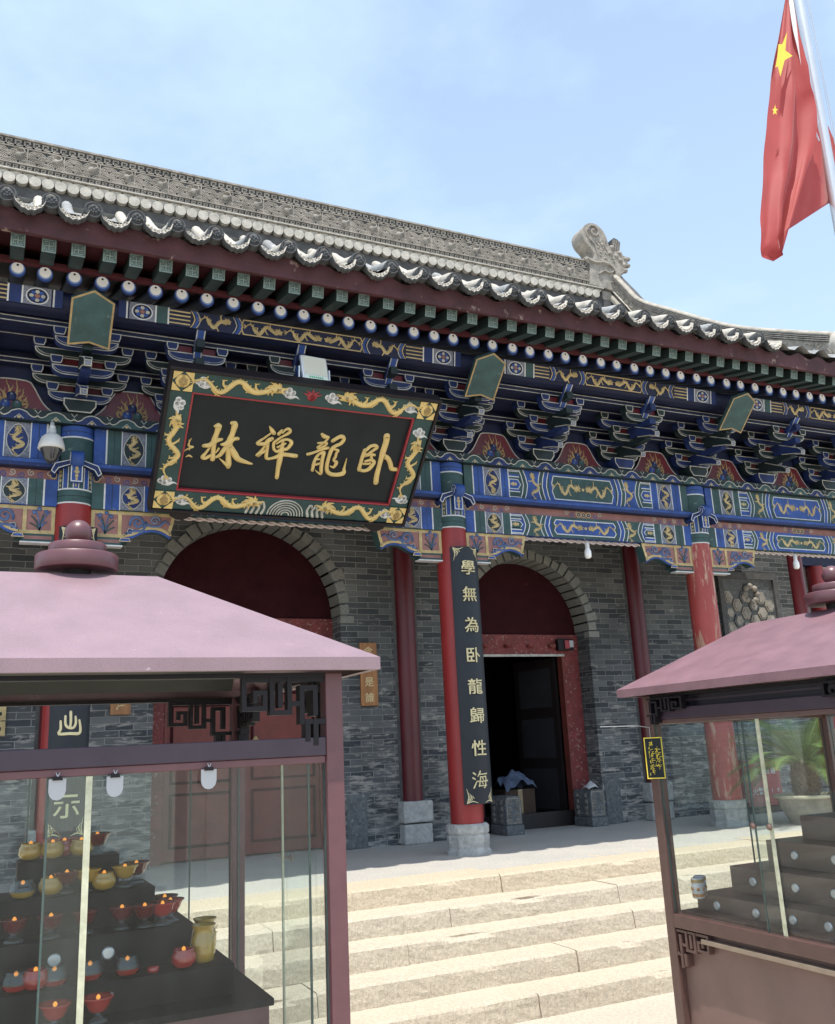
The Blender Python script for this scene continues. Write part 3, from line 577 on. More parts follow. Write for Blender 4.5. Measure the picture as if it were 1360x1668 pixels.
# painted beams, one set per bay
def chevrons(mb, x, z0, z1, y, d, cols, w, flip=1):   # zigzag bands pointing along +x*flip
    zm = (z0+z1)/2; p = (z1-z0)*.22
    for i, c in enumerate(cols):
        a = x+flip*i*w
        prof = [(a, z0), (a+flip*d*.6, z0+p), (a+flip*d, zm), (a+flip*d*.6, z1-p), (a, z1)]
        if i and False: pass
        P = prof+[(q[0]+flip*w*.97, q[1]) for q in prof[::-1]]
        mb.poly(P if flip > 0 else P[::-1], y-.0008, c)
def bay_beam(name, xa, xb, z0, z1, y, A, B, oval_bg):
    """A: ground colour of the outer boxes, B: the other colour"""
    mb = MB(); mb.box(xa, xb, y, y+.24, z0, z1, B)
    L = xb-xa; hh = z1-z0; e = .004
    for sx, x in ((1, xa), (-1, xb)):
        f = (lambda t: x+sx*t)
        def r(t0, t1, m, zz0=z0, zz1=z1, yy=y-e): a, b = sorted((f(t0), f(t1))); mb.rect(a, b, zz0, zz1, yy, m)
        r(0, .11, B); r(.112, .128, mWHITE, yy=y-e-.001)
        r(.128, .262, A); r(.19, .196, mGREEND, yy=y-e-.001); r(.262, .272, mWHITE, yy=y-e-.001)
        oval_dragon(mb, f(.385), (z0+z1)/2, .225, hh*.96, y-e-.001, oval_bg)
        r(.498, .508, mWHITE, yy=y-e-.001); r(.508, .61, A); r(.556, .561, mGREEND, yy=y-e-.001); r(.61, .622, mWHITE, yy=y-e-.001)
        # banded tongue
        r(.622, .86, B)
        k = y-e-.0012
        for zz, hw in ((z1-.02, .012), ((z0+z1)/2, hh*.17), (z0+.02, .012)):
            pts = [(f(.622), zz-hw), (f(.75), zz-hw), (f(.79), zz), (f(.75), zz+hw), (f(.622), zz+hw)]
            if sx < 0: pts = pts[::-1]
            mb.poly(pts, k, mWHITE); pi = inset(pts, .009); mb.poly(pi, k-.0006, A)
        for zz in (z0+hh*.25, z1-hh*.25):
            a, b = sorted((f(.622), f(.77))); mb.rect(a, b, zz-.006, zz+.006, k, mWHITE); mb.rect(a, b, zz+.008, zz+.03, k, A)
        for t, wd in ((.65, .014), (.68, .026), (.715, .02)): mb.disc(f(t), (z0+z1)/2, wd*.8, wd, k-.0012, mGOLD, 8)
        chevrons(mb, f(.77), z0, z1, y-e-.001, .05, (mWHITE, B, mWHITE), .0, sx)
        chevrons(mb, f(.765), z0, z1, y-e-.0005, .055, (mWHITE,), .012, sx)
        chevrons(mb, f(.778), z0, z1, y-e-.0008, .055, (B if B is mGREEN else mGREEN,), .045, sx)
        chevrons(mb, f(.824), z0, z1, y-e-.001, .055, (mWHITE,), .012, sx)
        # small dragon field
        chevrons(mb, f(.837), z0, z1, y-e-.0012, .055, (A,), .25, sx)
        kk = mb.T.copy(); mb.T = mb.T @ Matrix.Translation((f(.99), 0, (z0+z1)/2)); dragon(mb, hh*.86, .17, y-e-.003, mGOLD, 1.3, 1, True, .004, True, .028); mb.T = kk
        for i, (c, w) in enumerate(((mWHITE, .012), (mGREEN, .05), (mWHITE, .012), (mBLUE2, .05), (mWHITE, .012))):
            t0 = 1.075+sum((.012, .05, .012, .05, .012)[:i]); chevrons(mb, f(t0), z0, z1, y-e-.002-.0002*i, -.045, (c,), w, sx)
    a, b = xa+1.235, xb-1.235
    if b > a:
        zz0, zz1 = z0+.035, z1-.035; zm = (z0+z1)/2
        mb.rect(a-.03, b+.03, z0, z1, y-e-.0005, A if A is not mGREEN else mGREEN)
        hexa = [(a+.035, zz0), (b-.035, zz0), (b, zm-.05), (b-.02, zm), (b, zm+.05), (b-.035, zz1), (a+.035, zz1), (a, zm+.05), (a+.02, zm), (a, zm-.05)]
        mb.poly(hexa, y-e-.003, mWHITE); mb.poly(inset(hexa, .012), y-e-.0038, B)
        for sx in (-1, 1):
            kk = mb.T.copy(); mb.T = mb.T @ Matrix.Translation(((a+b)/2+sx*(b-a)*.25, 0, zm)); dragon(mb, (b-a)*.42, hh*.62, y-e-.005, mGOLD, 1.5, -sx, False, .005, True, .03); mb.T = kk
        mb.disc((a+b)/2, zm, .02, .02, y-e-.005, mGOLD, 10)
    P_(mb, name)
def mid_board(xa, xb, z0, z1, y):
    mb = MB(); mb.box(xa, xb, y, y+.1, z0, z1, mPINK); zm = (z0+z1)/2
    for cx, fl, gold in ((xa+.2, 1, 0), (xb-.2, -1, 0), ((xa+xb)/2, 1, 1)):
        for k in range(7):
            x = cx+fl*(k-(3 if gold else 1.5))*.085
            if gold and k == 3: continue
            mb.ribbon(spiral(x, zm+.012*(-1)**k, .035, .008, k, 1.2, 9), y-.002, mBLUE2 if k % 2 else mLINE, 0, 1, .009)
        for g in ((-1, 0, 1) if gold else (0,)): 
            gx = cx+g*.075-(0 if gold else fl*.16); mb.disc(gx, zm, .036, .038, y-.003, mGOLD, 14); mb.disc(gx, zm, .024, .026, y-.004, mBLUE, 12); mb.disc(gx, zm, .01, .011, y-.005, mGOLD, 8)
    P_(mb, 'red_cloud_board')
BAYS = list(zip(COLX, COLX[1:]))
BAYS = [(X0-1.6, -3.74)] + BAYS
for i, (a, b) in enumerate(BAYS):
    xa, xb = a+.16, b-.16
    odd = i % 2
    bay_beam('painted_beam', xa, xb, 4.02, 4.40, -.12, mBLUE2 if odd == 1 else mGREEN, mGREEN if odd == 1 else mBLUE2, mBLUE if odd else mGREEND)
    bay_beam('painted_beam', xa, xb, 3.575, 3.84, -.10, mGREEN if odd == 1 else mBLUE2, mBLUE2 if odd == 1 else mGREEN, mGREEND if odd else mBLUE)
    mid_board(xa, xb, 3.842, 3.935, -.085)
    mb = MB(); mb.box(xa, xb, -.19, .1, 3.937, 4.017, mNAVY); mb.rect(xa, xb, 3.975, 4.012, -.1925, mBLUE2); mb.rect(xa, xb, 3.94, 3.972, -.1925, mBLUE); P_(mb, 'beam_ledge')

# cloud pattern board on top of the beams
mb = MB(); z0, z1, y = 4.402, 4.515, -.20
mb.box(X0, X1, y, .12, z0, z1, mGREEND)
x = X0; k = 0
while x < X1-.3:
    w = .335; c = mBLUE if k % 2 else mGREEN
    pts = [(x, z0+.002), (x+w*.2, z0+.045), (x+w*.42, z1-.012), (x+w*.5, z1-.004), (x+w*.58, z1-.012), (x+w*.8, z0+.045), (x+w, z0+.002)]
    mb.poly(pts[::-1] if False else [pts[0]]+pts[:0:-1][::-1], y-.002, c)
    mb.ribbon([(x-w*.02, z0+.05), (x+w*.1, z0+.03), (x+w*.22, z0+.05), (x+w*.3, z1-.035), (x+w*.5, z1-.012), (x+w*.7, z1-.035), (x+w*.78, z0+.05), (x+w*.9, z0+.03), (x+w*1.02, z0+.05)], y-.004, mLINE, .003, 3, .011)
    mb.ribbon([(x+w*.38, z0+.008), (x+w*.5, z0+.05), (x+w*.62, z0+.008)], y-.004, mLINE, 0, 1, .007); mb.disc(x+w*.5, z0+.02, .018, .014, y-.005, mGOLD, 8)
    mb.ribbon([(x+w*.92, z1-.01), (x+w, z1-.045), (x+w*1.08, z1-.01)], y-.004, mLINE, 0, 1, .007)
    x += w; k += 1
P_(mb, 'cloud_scroll_board')

# sparrow braces beside every column
def brace(fl, L=.86):
    mb = MB(); y = -.075
    top, bot = 3.572, 3.30
    prof = [(.165, top), (L+.13, top), (L+.07, 3.34)]
    arc = [(L+.07, 3.335), (L+.0, 3.375), (L-.10, 3.395), (L-.2, 3.375), (L-.29, 3.325), (L-.38, 3.30)]
    out = [(fl*a, b) for a, b in prof+arc+[(.165, bot)]]
    mb.prism(out, y, -y, mPINK, mGOLD, .034, side=mGREEN)
    rim = [(fl*a, b) for a, b in arc]
    mb.ribbon([(a, b+.022) for a, b in rim], y-.004, mGOLD, .006, 3, .034)
    mb.ribbon([(a, b-.006) for a, b in rim], y+.01, mBLUE2, .012, 3, .03)
    mb.box(*sorted((fl*.42, fl*.455)), y-.008, y, 3.315, 3.56, mGOLD)
    # iris in the small panel
    for k, (x1, z1_) in enumerate(((.22, 3.52), (.27, 3.49), (.34, 3.53), (.375, 3.47), (.24, 3.42), (.385, 3.40))):
        mb.ribbon([(fl*.30, 3.335), (fl*(.30+(x1-.30)*.4), 3.335+(z1_-3.335)*.6), (fl*x1, z1_)], y-.003, mGREEN if k % 2 else mSCROLL, .005, 3, .014)
    for x1, z1_ in ((.25, 3.52), (.31, 3.545), (.355, 3.51)): mb.ball((fl*x1, y-.004, z1_), .022, mSCROLL, 8, 6, (1, .5, 1))
    # curling cloud scrolls in the large panel
    S1 = spiral(fl*.61, 3.46, .075, .015, PI*1.1 if fl > 0 else -.1*PI, fl*-1.35, 18)
    mb.ribbon(S1, y-.003, mSCROLL, .010, 1, .030); mb.ribbon(S1, y-.0125, mLINE, 0, 1, .005)
    mb.ribbon([(fl*.50, 3.34, .03), (fl*.56, 3.37, .035), (fl*.66, 3.385, .035), (fl*.69, 3.46, .03)], y-.003, mSCROLL, .01, 4)
    S2 = spiral(fl*.78, 3.49, .05, .012, 0 if fl > 0 else PI, fl*1.2, 14); mb.ribbon(S2, y-.003, mSCROLL, .009, 1, .024); mb.ribbon(S2, y-.0125, mLINE, 0, 1, .004)
    mb.ribbon([(fl*.69, 3.47, .03), (fl*.74, 3.43, .03), (fl*.82, 3.44, .028), (fl*.88, 3.49, .026), (fl*.93, 3.46, .01)], y-.003, mSCROLL, .009, 4)
    mb.prism([(fl*.5, 3.335), (fl*.56, 3.335), (fl*.57, 3.39), (fl*.52, 3.40)], y-.012, y, mBLUE, mLINE, .006)
    # little bracket underneath
    lo = [(fl*a, b) for a, b in ((.165, 3.298), (.5, 3.298), (.52, 3.262), (.46, 3.252), (.45, 3.225), (.165, 3.225))]
    mb.prism(lo, y, -y, mPINK, mGREEN, .02, side=mGREEN); mb.prism([(fl*.43, 3.26), (fl*.55, 3.26), (fl*.53, 3.30), (fl*.45, 3.30)], y-.012, y, mBLUE2, mGOLD, .008)
    mb.box(*sorted((fl*.165, fl*.47)), y-.01, y+.1, 3.208, 3.222, mWHITE)
    return mb
bR = brace(1).build('sparrow_brace', H, (COLX[2], 0, 0)); bL = brace(-1).build('sparrow_brace', H, (COLX[2], 0, 0))
for x in COLX:
    if x == COLX[2]: continue
    part_copy(bR, H, (x, 0, 0)); part_copy(bL, H, (x, 0, 0))

# bracket sets
def trap(cx, z, wt, wb, h): return [(cx-wb, z), (cx+wb, z), (cx+wt, z+h*.5), (cx+wt, z+h), (cx-wt, z+h), (cx-wt, z+h*.5)]
def arm(mb, xh, z, h, y0, th, m):
    c = .13; P = []
    for i in range(6): a = PI/2*i/5; P.append((xh-c+c*math.sin(a), z+c*.62*(1-math.cos(a))))
    P = [(-p[0], p[1]) for p in P[::-1]]+P
    P = P+[(xh, z+h), (-xh, z+h)]
    mb.prism(P, y0, y0+th, m, mLINE, .011)
    mb.ribbon([(p[0]*.97, p[1]+.026) for p in P[:12]], y0-.001, mLINE, 0, 1, .005)
def bracket_set(m1, m2, shield):
    root = bpy.data.objects.new('bracket_set', None)
    mb = MB()
    arm(mb, .30, .135, .10, -.15, .1, m1)
    arm(mb, .45, .305, .10, -.14, .1, m2); arm(mb, .29, .305, .10, -.43, .09, m1)
    arm(mb, .45, .475, .10, -.42, .09, m2); arm(mb, .29, .475, .10, -.72, .09, m1)
    mb.box(-.045, .045, -.74, .1, .23, .305, m1); mb.box(-.045, .045, -.86, .1, .405, .475, m2)
    mb.box(-.04, .04, -.9, .1, .575, .66, m2)
    for sx in (-1, 1):                              # red infill between arm and block
        mb.box(*sorted((sx*.06, sx*.2)), -.125, -.05, .235, .305, mSOFFIT); mb.box(*sorted((sx*.05, sx*.19)), -.41, -.36, .405, .475, mPIL); mb.box(*sorted((sx*.05, sx*.19)), -.70, -.65, .575, .65, mPIL)
    me = mb.build('bracket_arms', data_only=True)
    root = bpy.data.objects.new('bracket_set', me); COL.objects.link(root); root.parent = H
    mb = MB(); mb.prism(trap(0, 0, .155, .105, .14), -.24, .1, m2, mLINE, .012); c = mb.build('cap_block', root)
    mb = MB(); mb.prism(trap(0, 0, .058, .042, .085), -.02, .1, m1, mLINE, .010); bl0 = None
    for x, y, z in ((-.26, -.15, .235), (.26, -.15, .235), (-.41, -.15, .405), (.41, -.15, .405), (-.25, -.44, .405), (.25, -.44, .405), (-.41, -.43, .575), (.41, -.43, .575), (-.25, -.73, .575), (.25, -.73, .575)):
        if bl0 is None: bl0 = mb.build('bearing_block', root, (x, y, z))
        else: part_copy(bl0, root, (x, y, z))
    # down-slanting beaks
    for (y1, z1_), (y2, z2), m in (((-.16, .29), (-.62, .075), m1), ((-.45, .46), (-.92, .25), m2)):
        mb = MB(); w = .05
        prof = [(y1, z1_), (y1, z1_-.13), (y1-.15, z1_-.15), (y2+.10, z2+.01), (y2+.012, z2-.022), (y2, z2+.028), (y2+.05, z2+.075), (y1-.12, z1_-.005)]
        n = len(prof); ww = [w, w, w, w*.85, w*.6, w*.6, w*.8, w]
        mb.add([(-k, a, b) for (a, b), k in zip(prof, ww)]+[(k, a, b) for (a, b), k in zip(prof, ww)], [tuple(range(n)), tuple(range(n, 2*n))[::-1]]+[(i, n+i, n+(i+1) % n, (i+1) % n) for i in range(n)], m)
        for sx in (-1, 1):
            for (i, j) in ((2, 3), (3, 4), (7, 6), (6, 5), (4, 5)):
                a, b = prof[i], prof[j]; mb.tube([(sx*ww[i], a[0], a[1]), (sx*ww[j], b[0], b[1])], .0065, mLINE, 4, False)
        a = prof[4]; b = prof[5]
        mb.add([(-.024, a[0]-.004, a[1]+.008), (.024, a[0]-.004, a[1]+.008), (.024, b[0]-.004, b[1]-.006), (-.024, b[0]-.004, b[1]-.006)], [(0, 1, 2, 3)], mLILAC)
        for i in (3, 4, 5, 6): mb.tube([(-ww[i], *prof[i]), (ww[i], *prof[i])], .006, mLINE, 4, False)
        mb.build('slanting_beak', root)
    mb = MB()
    if shield:                                       # broad board at the beam end
        mb.T = Matrix.Translation((0, -.86, .45)) @ Matrix.Rotation(R(-46) * -1, 4, 'X')
        P = [(-.19, .0), (0, .045), (.19, .0), (.19, .46), (0, .56), (-.19, .46)]
        mb.T = Matrix.Translation((0, -.87, .43)) @ Matrix.Rotation(R(45), 4, 'X')
        mb.prism(P, -.02, .03, mGREEN, mGOLDD, .018)
        mb.build('beam_end_board', root)
    else:
        mb.T = Matrix.Translation((0, -.70, .52)) @ Matrix.Rotation(R(42), 4, 'X')
        mb.prism([(-.04, 0), (.04, 0), (.045, .36), (-.045, .36)], -.01, .03, mBLUE2, mLINE, .012)
        mb.build('upright_head', root)
    return root
ZB = 4.517
sets = []
protoA = {}
def place_set(x, kind):
    if kind not in protoA: protoA[kind] = o = bracket_set(*kind)
    else: o = copy_tree(protoA[kind], H)
    o.location = (x, 0, ZB)
SETX = []
for (a, b), n in zip(BAYS[1:], (3, 4, 3, 3)):
    for k in range(n): SETX.append((a+(b-a)*k/n, k == 0))
for i, (x, s) in enumerate(SETX):
    place_set(x, ((mBLUE, mGREEND, True) if s else ((mGREEND, mBLUE, False) if i % 2 else (mBLUE, mGREEND, False))))
# boards with flaming pearls between the sets
mb = MB()
S0 = [(-.52, 0), (-.40, .03), (-.31, .10), (-.25, .19), (-.20, .28), (-.13, .34), (.13, .34), (.20, .28), (.25, .19), (.31, .10), (.40, .03), (.52, 0)]
S0 = [(x, z) for x, z, *_ in catmull([(a, b) for a, b in S0], 3)]
mb.prism(S0, -.075, -.03, mPIL, mLINE, .012)
for k in range(15):
    a = PI*(k+.0)/14; L = (.085+.10*math.sin(a)**4)*(1 if k % 2 == 0 else .62); cx = math.cos(a)*.105; cz = .085+math.sin(a)*.075
    mb.ribbon([(cx, cz-.01, .020), (cx+math.cos(a)*L*.35+.012*(-1)**k, cz+L*.4*math.sin(a)+.012, .014), (cx+math.cos(a)*L*.55-.008*(-1)**k, cz+L*(.12+.72*math.sin(a)), .008), (cx+math.cos(a)*L*.6, cz+L*(.25+.85*math.sin(a)), .001)], -.078, mGOLDD, .003, 3)
for sx in (-1, 1):
    mb.ribbon([(sx*.235, .06, .002), (sx*.17, .025, .022), (sx*.08, .018, .03), (0, .028, .02)], -.078, mGOLDD, .003, 3); mb.ribbon([(sx*.12, .03, .02), (sx*.15, .08, .018), (sx*.135, .14, .003)], -.078, mGOLDD, .003, 3)
for x, z, m in ((-.052, .075, mBLUE2), (.052, .075, mGREEN), (0, .158, mBLUE)):
    mb.ball((x, -.072, z), .050, m, 16, 10, (1, .5, 1)); mb.ball((x, -.088, z+.016), .020, mLILAC, 8, 6, (1, .5, 1))
fp = None
xsets = [x for x, s in SETX]
for a, b in zip(xsets, xsets[1:]):
    sc = (b-a)/1.2
    if fp is None: fp = P_(mb, 'flame_pearl_panel', loc=((a+b)/2, 0, ZB))
    else: fp_ = part_copy(fp, H, ((a+b)/2, 0, ZB))
# ties between the sets and the blue ceiling boards behind
mb = MB()
mb.box(X0, X1, -.02, .1, ZB, 5.46, mNAVY)
for y, z in ((-.13, .66), (-.13, .49), (-.42, .66), (-.71, .66)):
    h = .075; mb.box(X0, X1, y, y+.08, ZB+z, ZB+z+h, mNAVY)
    for zz in (.006, h-.022): mb.rect(X0, X1, ZB+z+zz, ZB+z+zz+.009, y-.002, mLINE)
mb.add([(X0, -.06, 5.16), (X1, -.06, 5.16), (X1, -.80, 5.29), (X0, -.80, 5.29)], [(0, 1, 2, 3)], mNAVY)
mb.box(X0, X1, -.80, -.74, ZB+.735, 5.30, mNAVY)
P_(mb, 'bracket_tie')
# round purlin with painted dragon panels
mb = MB(); pr_, pz, py = .115, 5.36, -.84
mb.T = Matrix.Translation((0, py, pz)) @ Matrix.Rotation(PI/2, 4, 'Y'); mb.lathe([(pr_, X0), (pr_, X1)], (0, 0, 0), mNAVY, 20); mb.T = Matrix.Identity(4)
P_(mb, 'purlin')
for a, b in BAYS[1:]:
    mb = MB(); y = py-pr_-.004; mb.T = Matrix.Translation((0, y, pz-.015)) @ Matrix.Rotation(R(8), 4, 'X'); z0, z1 = -.085, .085
    mb.box(a+.25, b-.25, .002, .03, z0, z1, mNAVY)
    for sx, x in ((1, a+.25), (-1, b-.25)):
        f = lambda t: x+sx*t
        def r(t0, t1, m, k=0): q0, q1 = sorted((f(t0), f(t1))); mb.rect(q0, q1, z0, z1, -.001-k*.001, m)
        r(0, .07, mBLUE); r(.07, .085, mWHITE); r(.10, .34, mLILAC)
        mb.disc(f(.22), 0, .10, .08, -.003, mWHITE, 20); mb.disc(f(.22), 0, .088, .07, -.004, mNAVY, 20)
        for q in range(8): mb.disc(f(.22)+.05*math.cos(q*PI/4), .04*math.sin(q*PI/4), .02, .018, -.005, mBLUE2 if q % 2 else mLINE, 8)
        mb.disc(f(.22), 0, .025, .02, -.006, mPINK, 10)
        r(.34, .355, mWHITE, 1); r(.355, .46, mGREEN if sx > 0 else mBLUE); r(.46, .475, mWHITE, 1)
        for zz in (-.06, -.02, .02, .06): q0, q1 = sorted((f(.475), f(.68))); mb.rect(q0, q1, zz-.007, zz+.007, -.003, mGOLD)
        chevrons(mb, f(.68), z0, z1, -.003, .04, (mGOLD,), .012, sx); chevrons(mb, f(.70), z0, z1, -.003, .04, (mBLUE2,), .03, sx); chevrons(mb, f(.735), z0, z1, -.003, .04, (mLINE,), .01, sx)
        k = mb.T.copy(); mb.T = k @ Matrix.Translation((f(.93), 0, 0)); dragon(mb, .30, .16, -.004, mGOLD, 1.3, sx, False, .005, True, .03); mb.T = k
        chevrons(mb, f(1.10), z0, z1, -.003, .04, (mLINE,), .01, sx); chevrons(mb, f(1.125), z0, z1, -.003, .04, (mBLUE2,), .03, sx); chevrons(mb, f(1.16), z0, z1, -.003, .04, (mGOLD,), .01, sx)
    c0, c1 = a+1.46, b-1.46
    if c1-c0 > .3:
        mb.ring([(c0, z0+.005), (c1, z0+.005), (c1+.03, 0), (c1, z1-.005), (c0, z1-.005), (c0-.03, 0)], -.003, .012, mGOLD)
        nd = 2 if c1-c0 < 1.1 else 3
        for q in range(nd):
            k = mb.T.copy(); mb.T = k @ Matrix.Translation((c0+(c1-c0)*(q+.5)/nd, 0, 0)); dragon(mb, (c1-c0)/nd*.92, .16, -.004, mGOLD, 1.6, 1 if q < nd/2 else -1, False, .005, True, .032); mb.T = k
    P_(mb, 'dragon_purlin_panel')

# rafters
RX0 = -.665; RS = .2475; RN = (-8, 46)
mb = MB(); r = .0675
p0, p1 = Vector((0, -1.10, 5.495)), Vector((0, .35, 6.06)); d = (p1-p0).normalized()
q = Vector((0, 1, 0)).rotation_difference(d).to_matrix().to_4x4(); mb.T = Matrix.Translation(p0) @ q
mb.T = mb.T @ Matrix.Rotation(-PI/2, 4, 'X'); mb.lathe([(r, 0), (r, 1.55)], (0, 0, 0), mNAVY, 16)
mb.T = Matrix.Translation(p0+Vector((0, -.018, 0)))
mb.lathe([(r*1.01, 0)], (0, 0, 0), mBLUE2, 4) if False else None
mb.disc(0, 0, r*1.03, r*1.10, -.004, mBLUE2, 20); mb.disc(0, .010, r*.88, r*.92, -.006, M('pale_blue_ring', (.24, .34, .62), .6, .1), 20); mb.disc(0, .016, r*.74, r*.78, -.008, M('white_bead_paint', (.86, .87, .88), .6, .05), 20); mb.disc(0, .042, .011, .011, -.010, mNAVY, 10)
rr0 = P_(mb, 'round_rafter')
mb = MB(); w = .058
p0, p1 = Vector((0, -1.55, 5.55)), Vector((0, -.2, 5.84)); d = (p1-p0).normalized(); q = Vector((0, 1, 0)).rotation_difference(d).to_matrix().to_4x4()
mb.T = Matrix.Translation(p0) @ q
mb.box(-w, w, 0, 1.3, -w, w, M('green_rafter_side', (.016, .034, .034), .65, .25, 6))
mTEAL = M('teal_rafter_end', (.08, .125, .135), .6, .25, 12, spots=(.25, .32, .3), spot_t=.66, spot_s=30); mTEALD = M('teal_fret_line', (.22, .32, .31), .6, .2, 12)
mb.rect(-w, w, -w, w, -.002, mTEAL); mb.ring([(-w, -w), (w, -w), (w, w), (-w, w)], -.004, .006, mTEALD)
for seg in (((-.035, -.035), (-.035, 0), (.035, 0), (.035, .035)), ((-.035, .035), (0, .035), (0, -.035), (.035, -.035))): mb.ribbon(seg, -.004, mTEALD, 0, 1, .009)
for seg in (((-.048, -.048), (-.048, .02), (-.02, .02)), ((.048, .048), (.048, -.02), (.02, -.02)), ((-.048, .048), (.02, .048), (.02, .02)), ((.048, -.048), (-.02, -.048), (-.02, -.02))): mb.ribbon(seg, -.0045, mTEALD, 0, 1, .005)
sr0 = P_(mb, 'square_rafter')
first = True
for k in range(*RN):
    x = RX0+k*RS
    a = rr0 if first else part_copy(rr0, H); a.location = (x+random.uniform(-.012, .012), 0, random.uniform(-.004, .004))
    b = sr0 if first else part_copy(sr0, H); b.location = (x+.005+random.uniform(-.01, .01), random.uniform(-.01, .01), random.uniform(-.004, .004)); first = False
# eave boards and soffits
mb = MB(); xe0, xe1 = X0+.2, 11.6
mb.box(xe0, xe1, -1.14, -1.09, 5.562, 5.615, mSOFFIT)
mb.add([(xe0, -1.09, 5.60), (xe1, -1.09, 5.60), (xe1, .4, 6.18), (xe0, .4, 6.18)], [(0, 1, 2, 3)], mSOFFIT)
mb.add([(xe0, -1.66, 5.605), (xe1, -1.66, 5.605), (xe1, -.6, 5.835), (xe0, -.6, 5.835)], [(0, 1, 2, 3)], mSOFFIT)
P_(mb, 'eave_soffit')
TS = .3555; TX0 = -.785-TS*10; NT = 35
mb = MB(); n = 400
top = lambda x: 5.745+.03*math.cos(2*PI*(x-TX0)/TS)
vs = []
for i in range(n+1):
    x = xe0+(xe1-xe0)*i/n
    vs += [(x, -1.695, 5.555+.006*noise.noise((x*2, 0, 0))), (x, -1.70, top(x)), (x, -1.64, top(x)+.02), (x, -1.65, 5.555)]
mb.add(vs, [(i*4+j, (i+1)*4+j, (i+1)*4+(j+1) % 4, i*4+(j+1) % 4) for i in range(n) for j in range(4)], mEAVE)
P_(mb, 'eave_board')

# tiled roof
RC = catmull([(-1.76, 5.86), (-.9, 6.2), (0, 6.68), (1, 7.33), (2, 8.05), (2.72, 8.62)], 6)
mb = MB(); m = len(RC); prevs = None
XR = 9.62
def surf(x0, x1, ymax, step):
    k = int((x1-x0)/step); vs = []; P = [p for p in RC if p[0] <= ymax]; m = len(P)
    for i in range(k+1):
        x = x0+(x1-x0)*i/k; c = math.cos(2*PI*(x-TX0)/TS); off = -.045*(1-max(0, c))*1.0-.03*(1 if c < -.3 else 0)
        vs += [(x, p[0], p[1]+off-.01) for p in P]
    mb.add(vs, [(i*m+j, (i+1)*m+j, (i+1)*m+j+1, i*m+j+1) for i in range(k) for j in range(m-1)], mTILE, True)
surf(xe0, XR, 9, TS/8); surf(XR, 11.6, -.5, TS/8)
for t in range(NT):                                  # rolls of half-round tiles
    x = TX0+t*TS
    if x < xe0+.1 or x > 11.5: continue
    P = [p for p in RC if p[0] <= (9 if x < XR else -.5)]
    pts = []; rs = []
    for j, p in enumerate(P): pts.append((x, p[0], p[1]-.008)); rs.append(.068+(.006 if j % 2 else 0))
    mb.tube(pts, rs, mTILEL if t % 4 else mTILE, 10)
mb.add([(xe0, 2.72, 8.62), (XR, 2.72, 8.62), (XR, 7.5, 5.6), (xe0, 7.5, 5.6)], [(0, 1, 2, 3)], mTILE)
P_(mb, 'tiled_roof')
mb = MB()                                            # round end tile with a beast face
mb.T = Matrix.Rotation(PI/2, 4, 'X')
mb.lathe([(.0, .02), (.05, .018), (.057, .008), (.063, .02), (.076, .022), (.081, .012), (.081, -.09)], (0, 0, 0), mTILED, 20)
mb.T = Matrix.Identity(4)
for x, z, r in ((-.02, .018, .013), (.02, .018, .013), (0, -.002, .013), (-.022, -.02, .011), (.022, -.02, .011), (0, -.026, .012), (0, .034, .01), (-.034, 0, .009), (.034, 0, .009)): mb.ball((x, -.02, z), r, mTILED, 8, 6, (1, .6, 1))
et = None
md = MB(); n = 18                                    # hanging drip tile: curved lip coloured as sunlit, rim below coloured as in shadow
hw = TS/2-.048; vs = []
for i in range(n+1):
    t = -1+2*i/n; x = t*hw; e = math.sqrt(max(0, 1-t*t*.97)); sag = -.105*e+.02
    lip = .022+.040*e+.007*math.cos(t*PI*5)*e
    vs += [(x, .3, sag+.12), (x, .01, sag+.004), (x, -.012, sag-.004), (x, -.046, sag-lip*.55), (x, -.062, sag-lip), (x, -.055, sag-lip-.014), (x, -.01, sag-lip-.022), (x, .04, sag-.03)]
q = 8
md.add(vs, [(i*q+j, (i+1)*q+j, (i+1)*q+j+1, i*q+j+1) for i in range(n) for j in range(4)], mTILEL)
md.add(vs, [(i*q+j, (i+1)*q+j, (i+1)*q+j+1, i*q+j+1) for i in range(n) for j in (4, 5, 6)], mTILED)
for k in range(7): md.ribbon(spiral(-.09+k*.03, -.118+abs(k-3)**2*.004, .013, .004, k, 1.1, 8), -.052, mTILEL, .007, 1, .007)
dt = None
for t in range(NT):
    x = TX0+t*TS
    if x < xe0+.1 or x > 11.5: continue
    l = (x+random.uniform(-.01, .01), -1.765, 5.845+random.uniform(-.006, .006))
    if et is None: et = P_(mb, 'end_tile', loc=l); dt = P_(md, 'drip_tile', loc=(x+TS/2, -1.765, 5.845))
    else:
        part_copy(et, H, l).rotation_euler = (random.uniform(-.05, .05), random.uniform(-.3, .3), random.uniform(-.08, .08))
        part_copy(dt, H, (x+TS/2+random.uniform(-.008, .008), -1.765+random.uniform(-.015, .015), 5.845+random.uniform(-.009, .009))).rotation_euler = (random.uniform(-.06, .06), random.uniform(-.06, .06), random.uniform(-.07, .07))
    
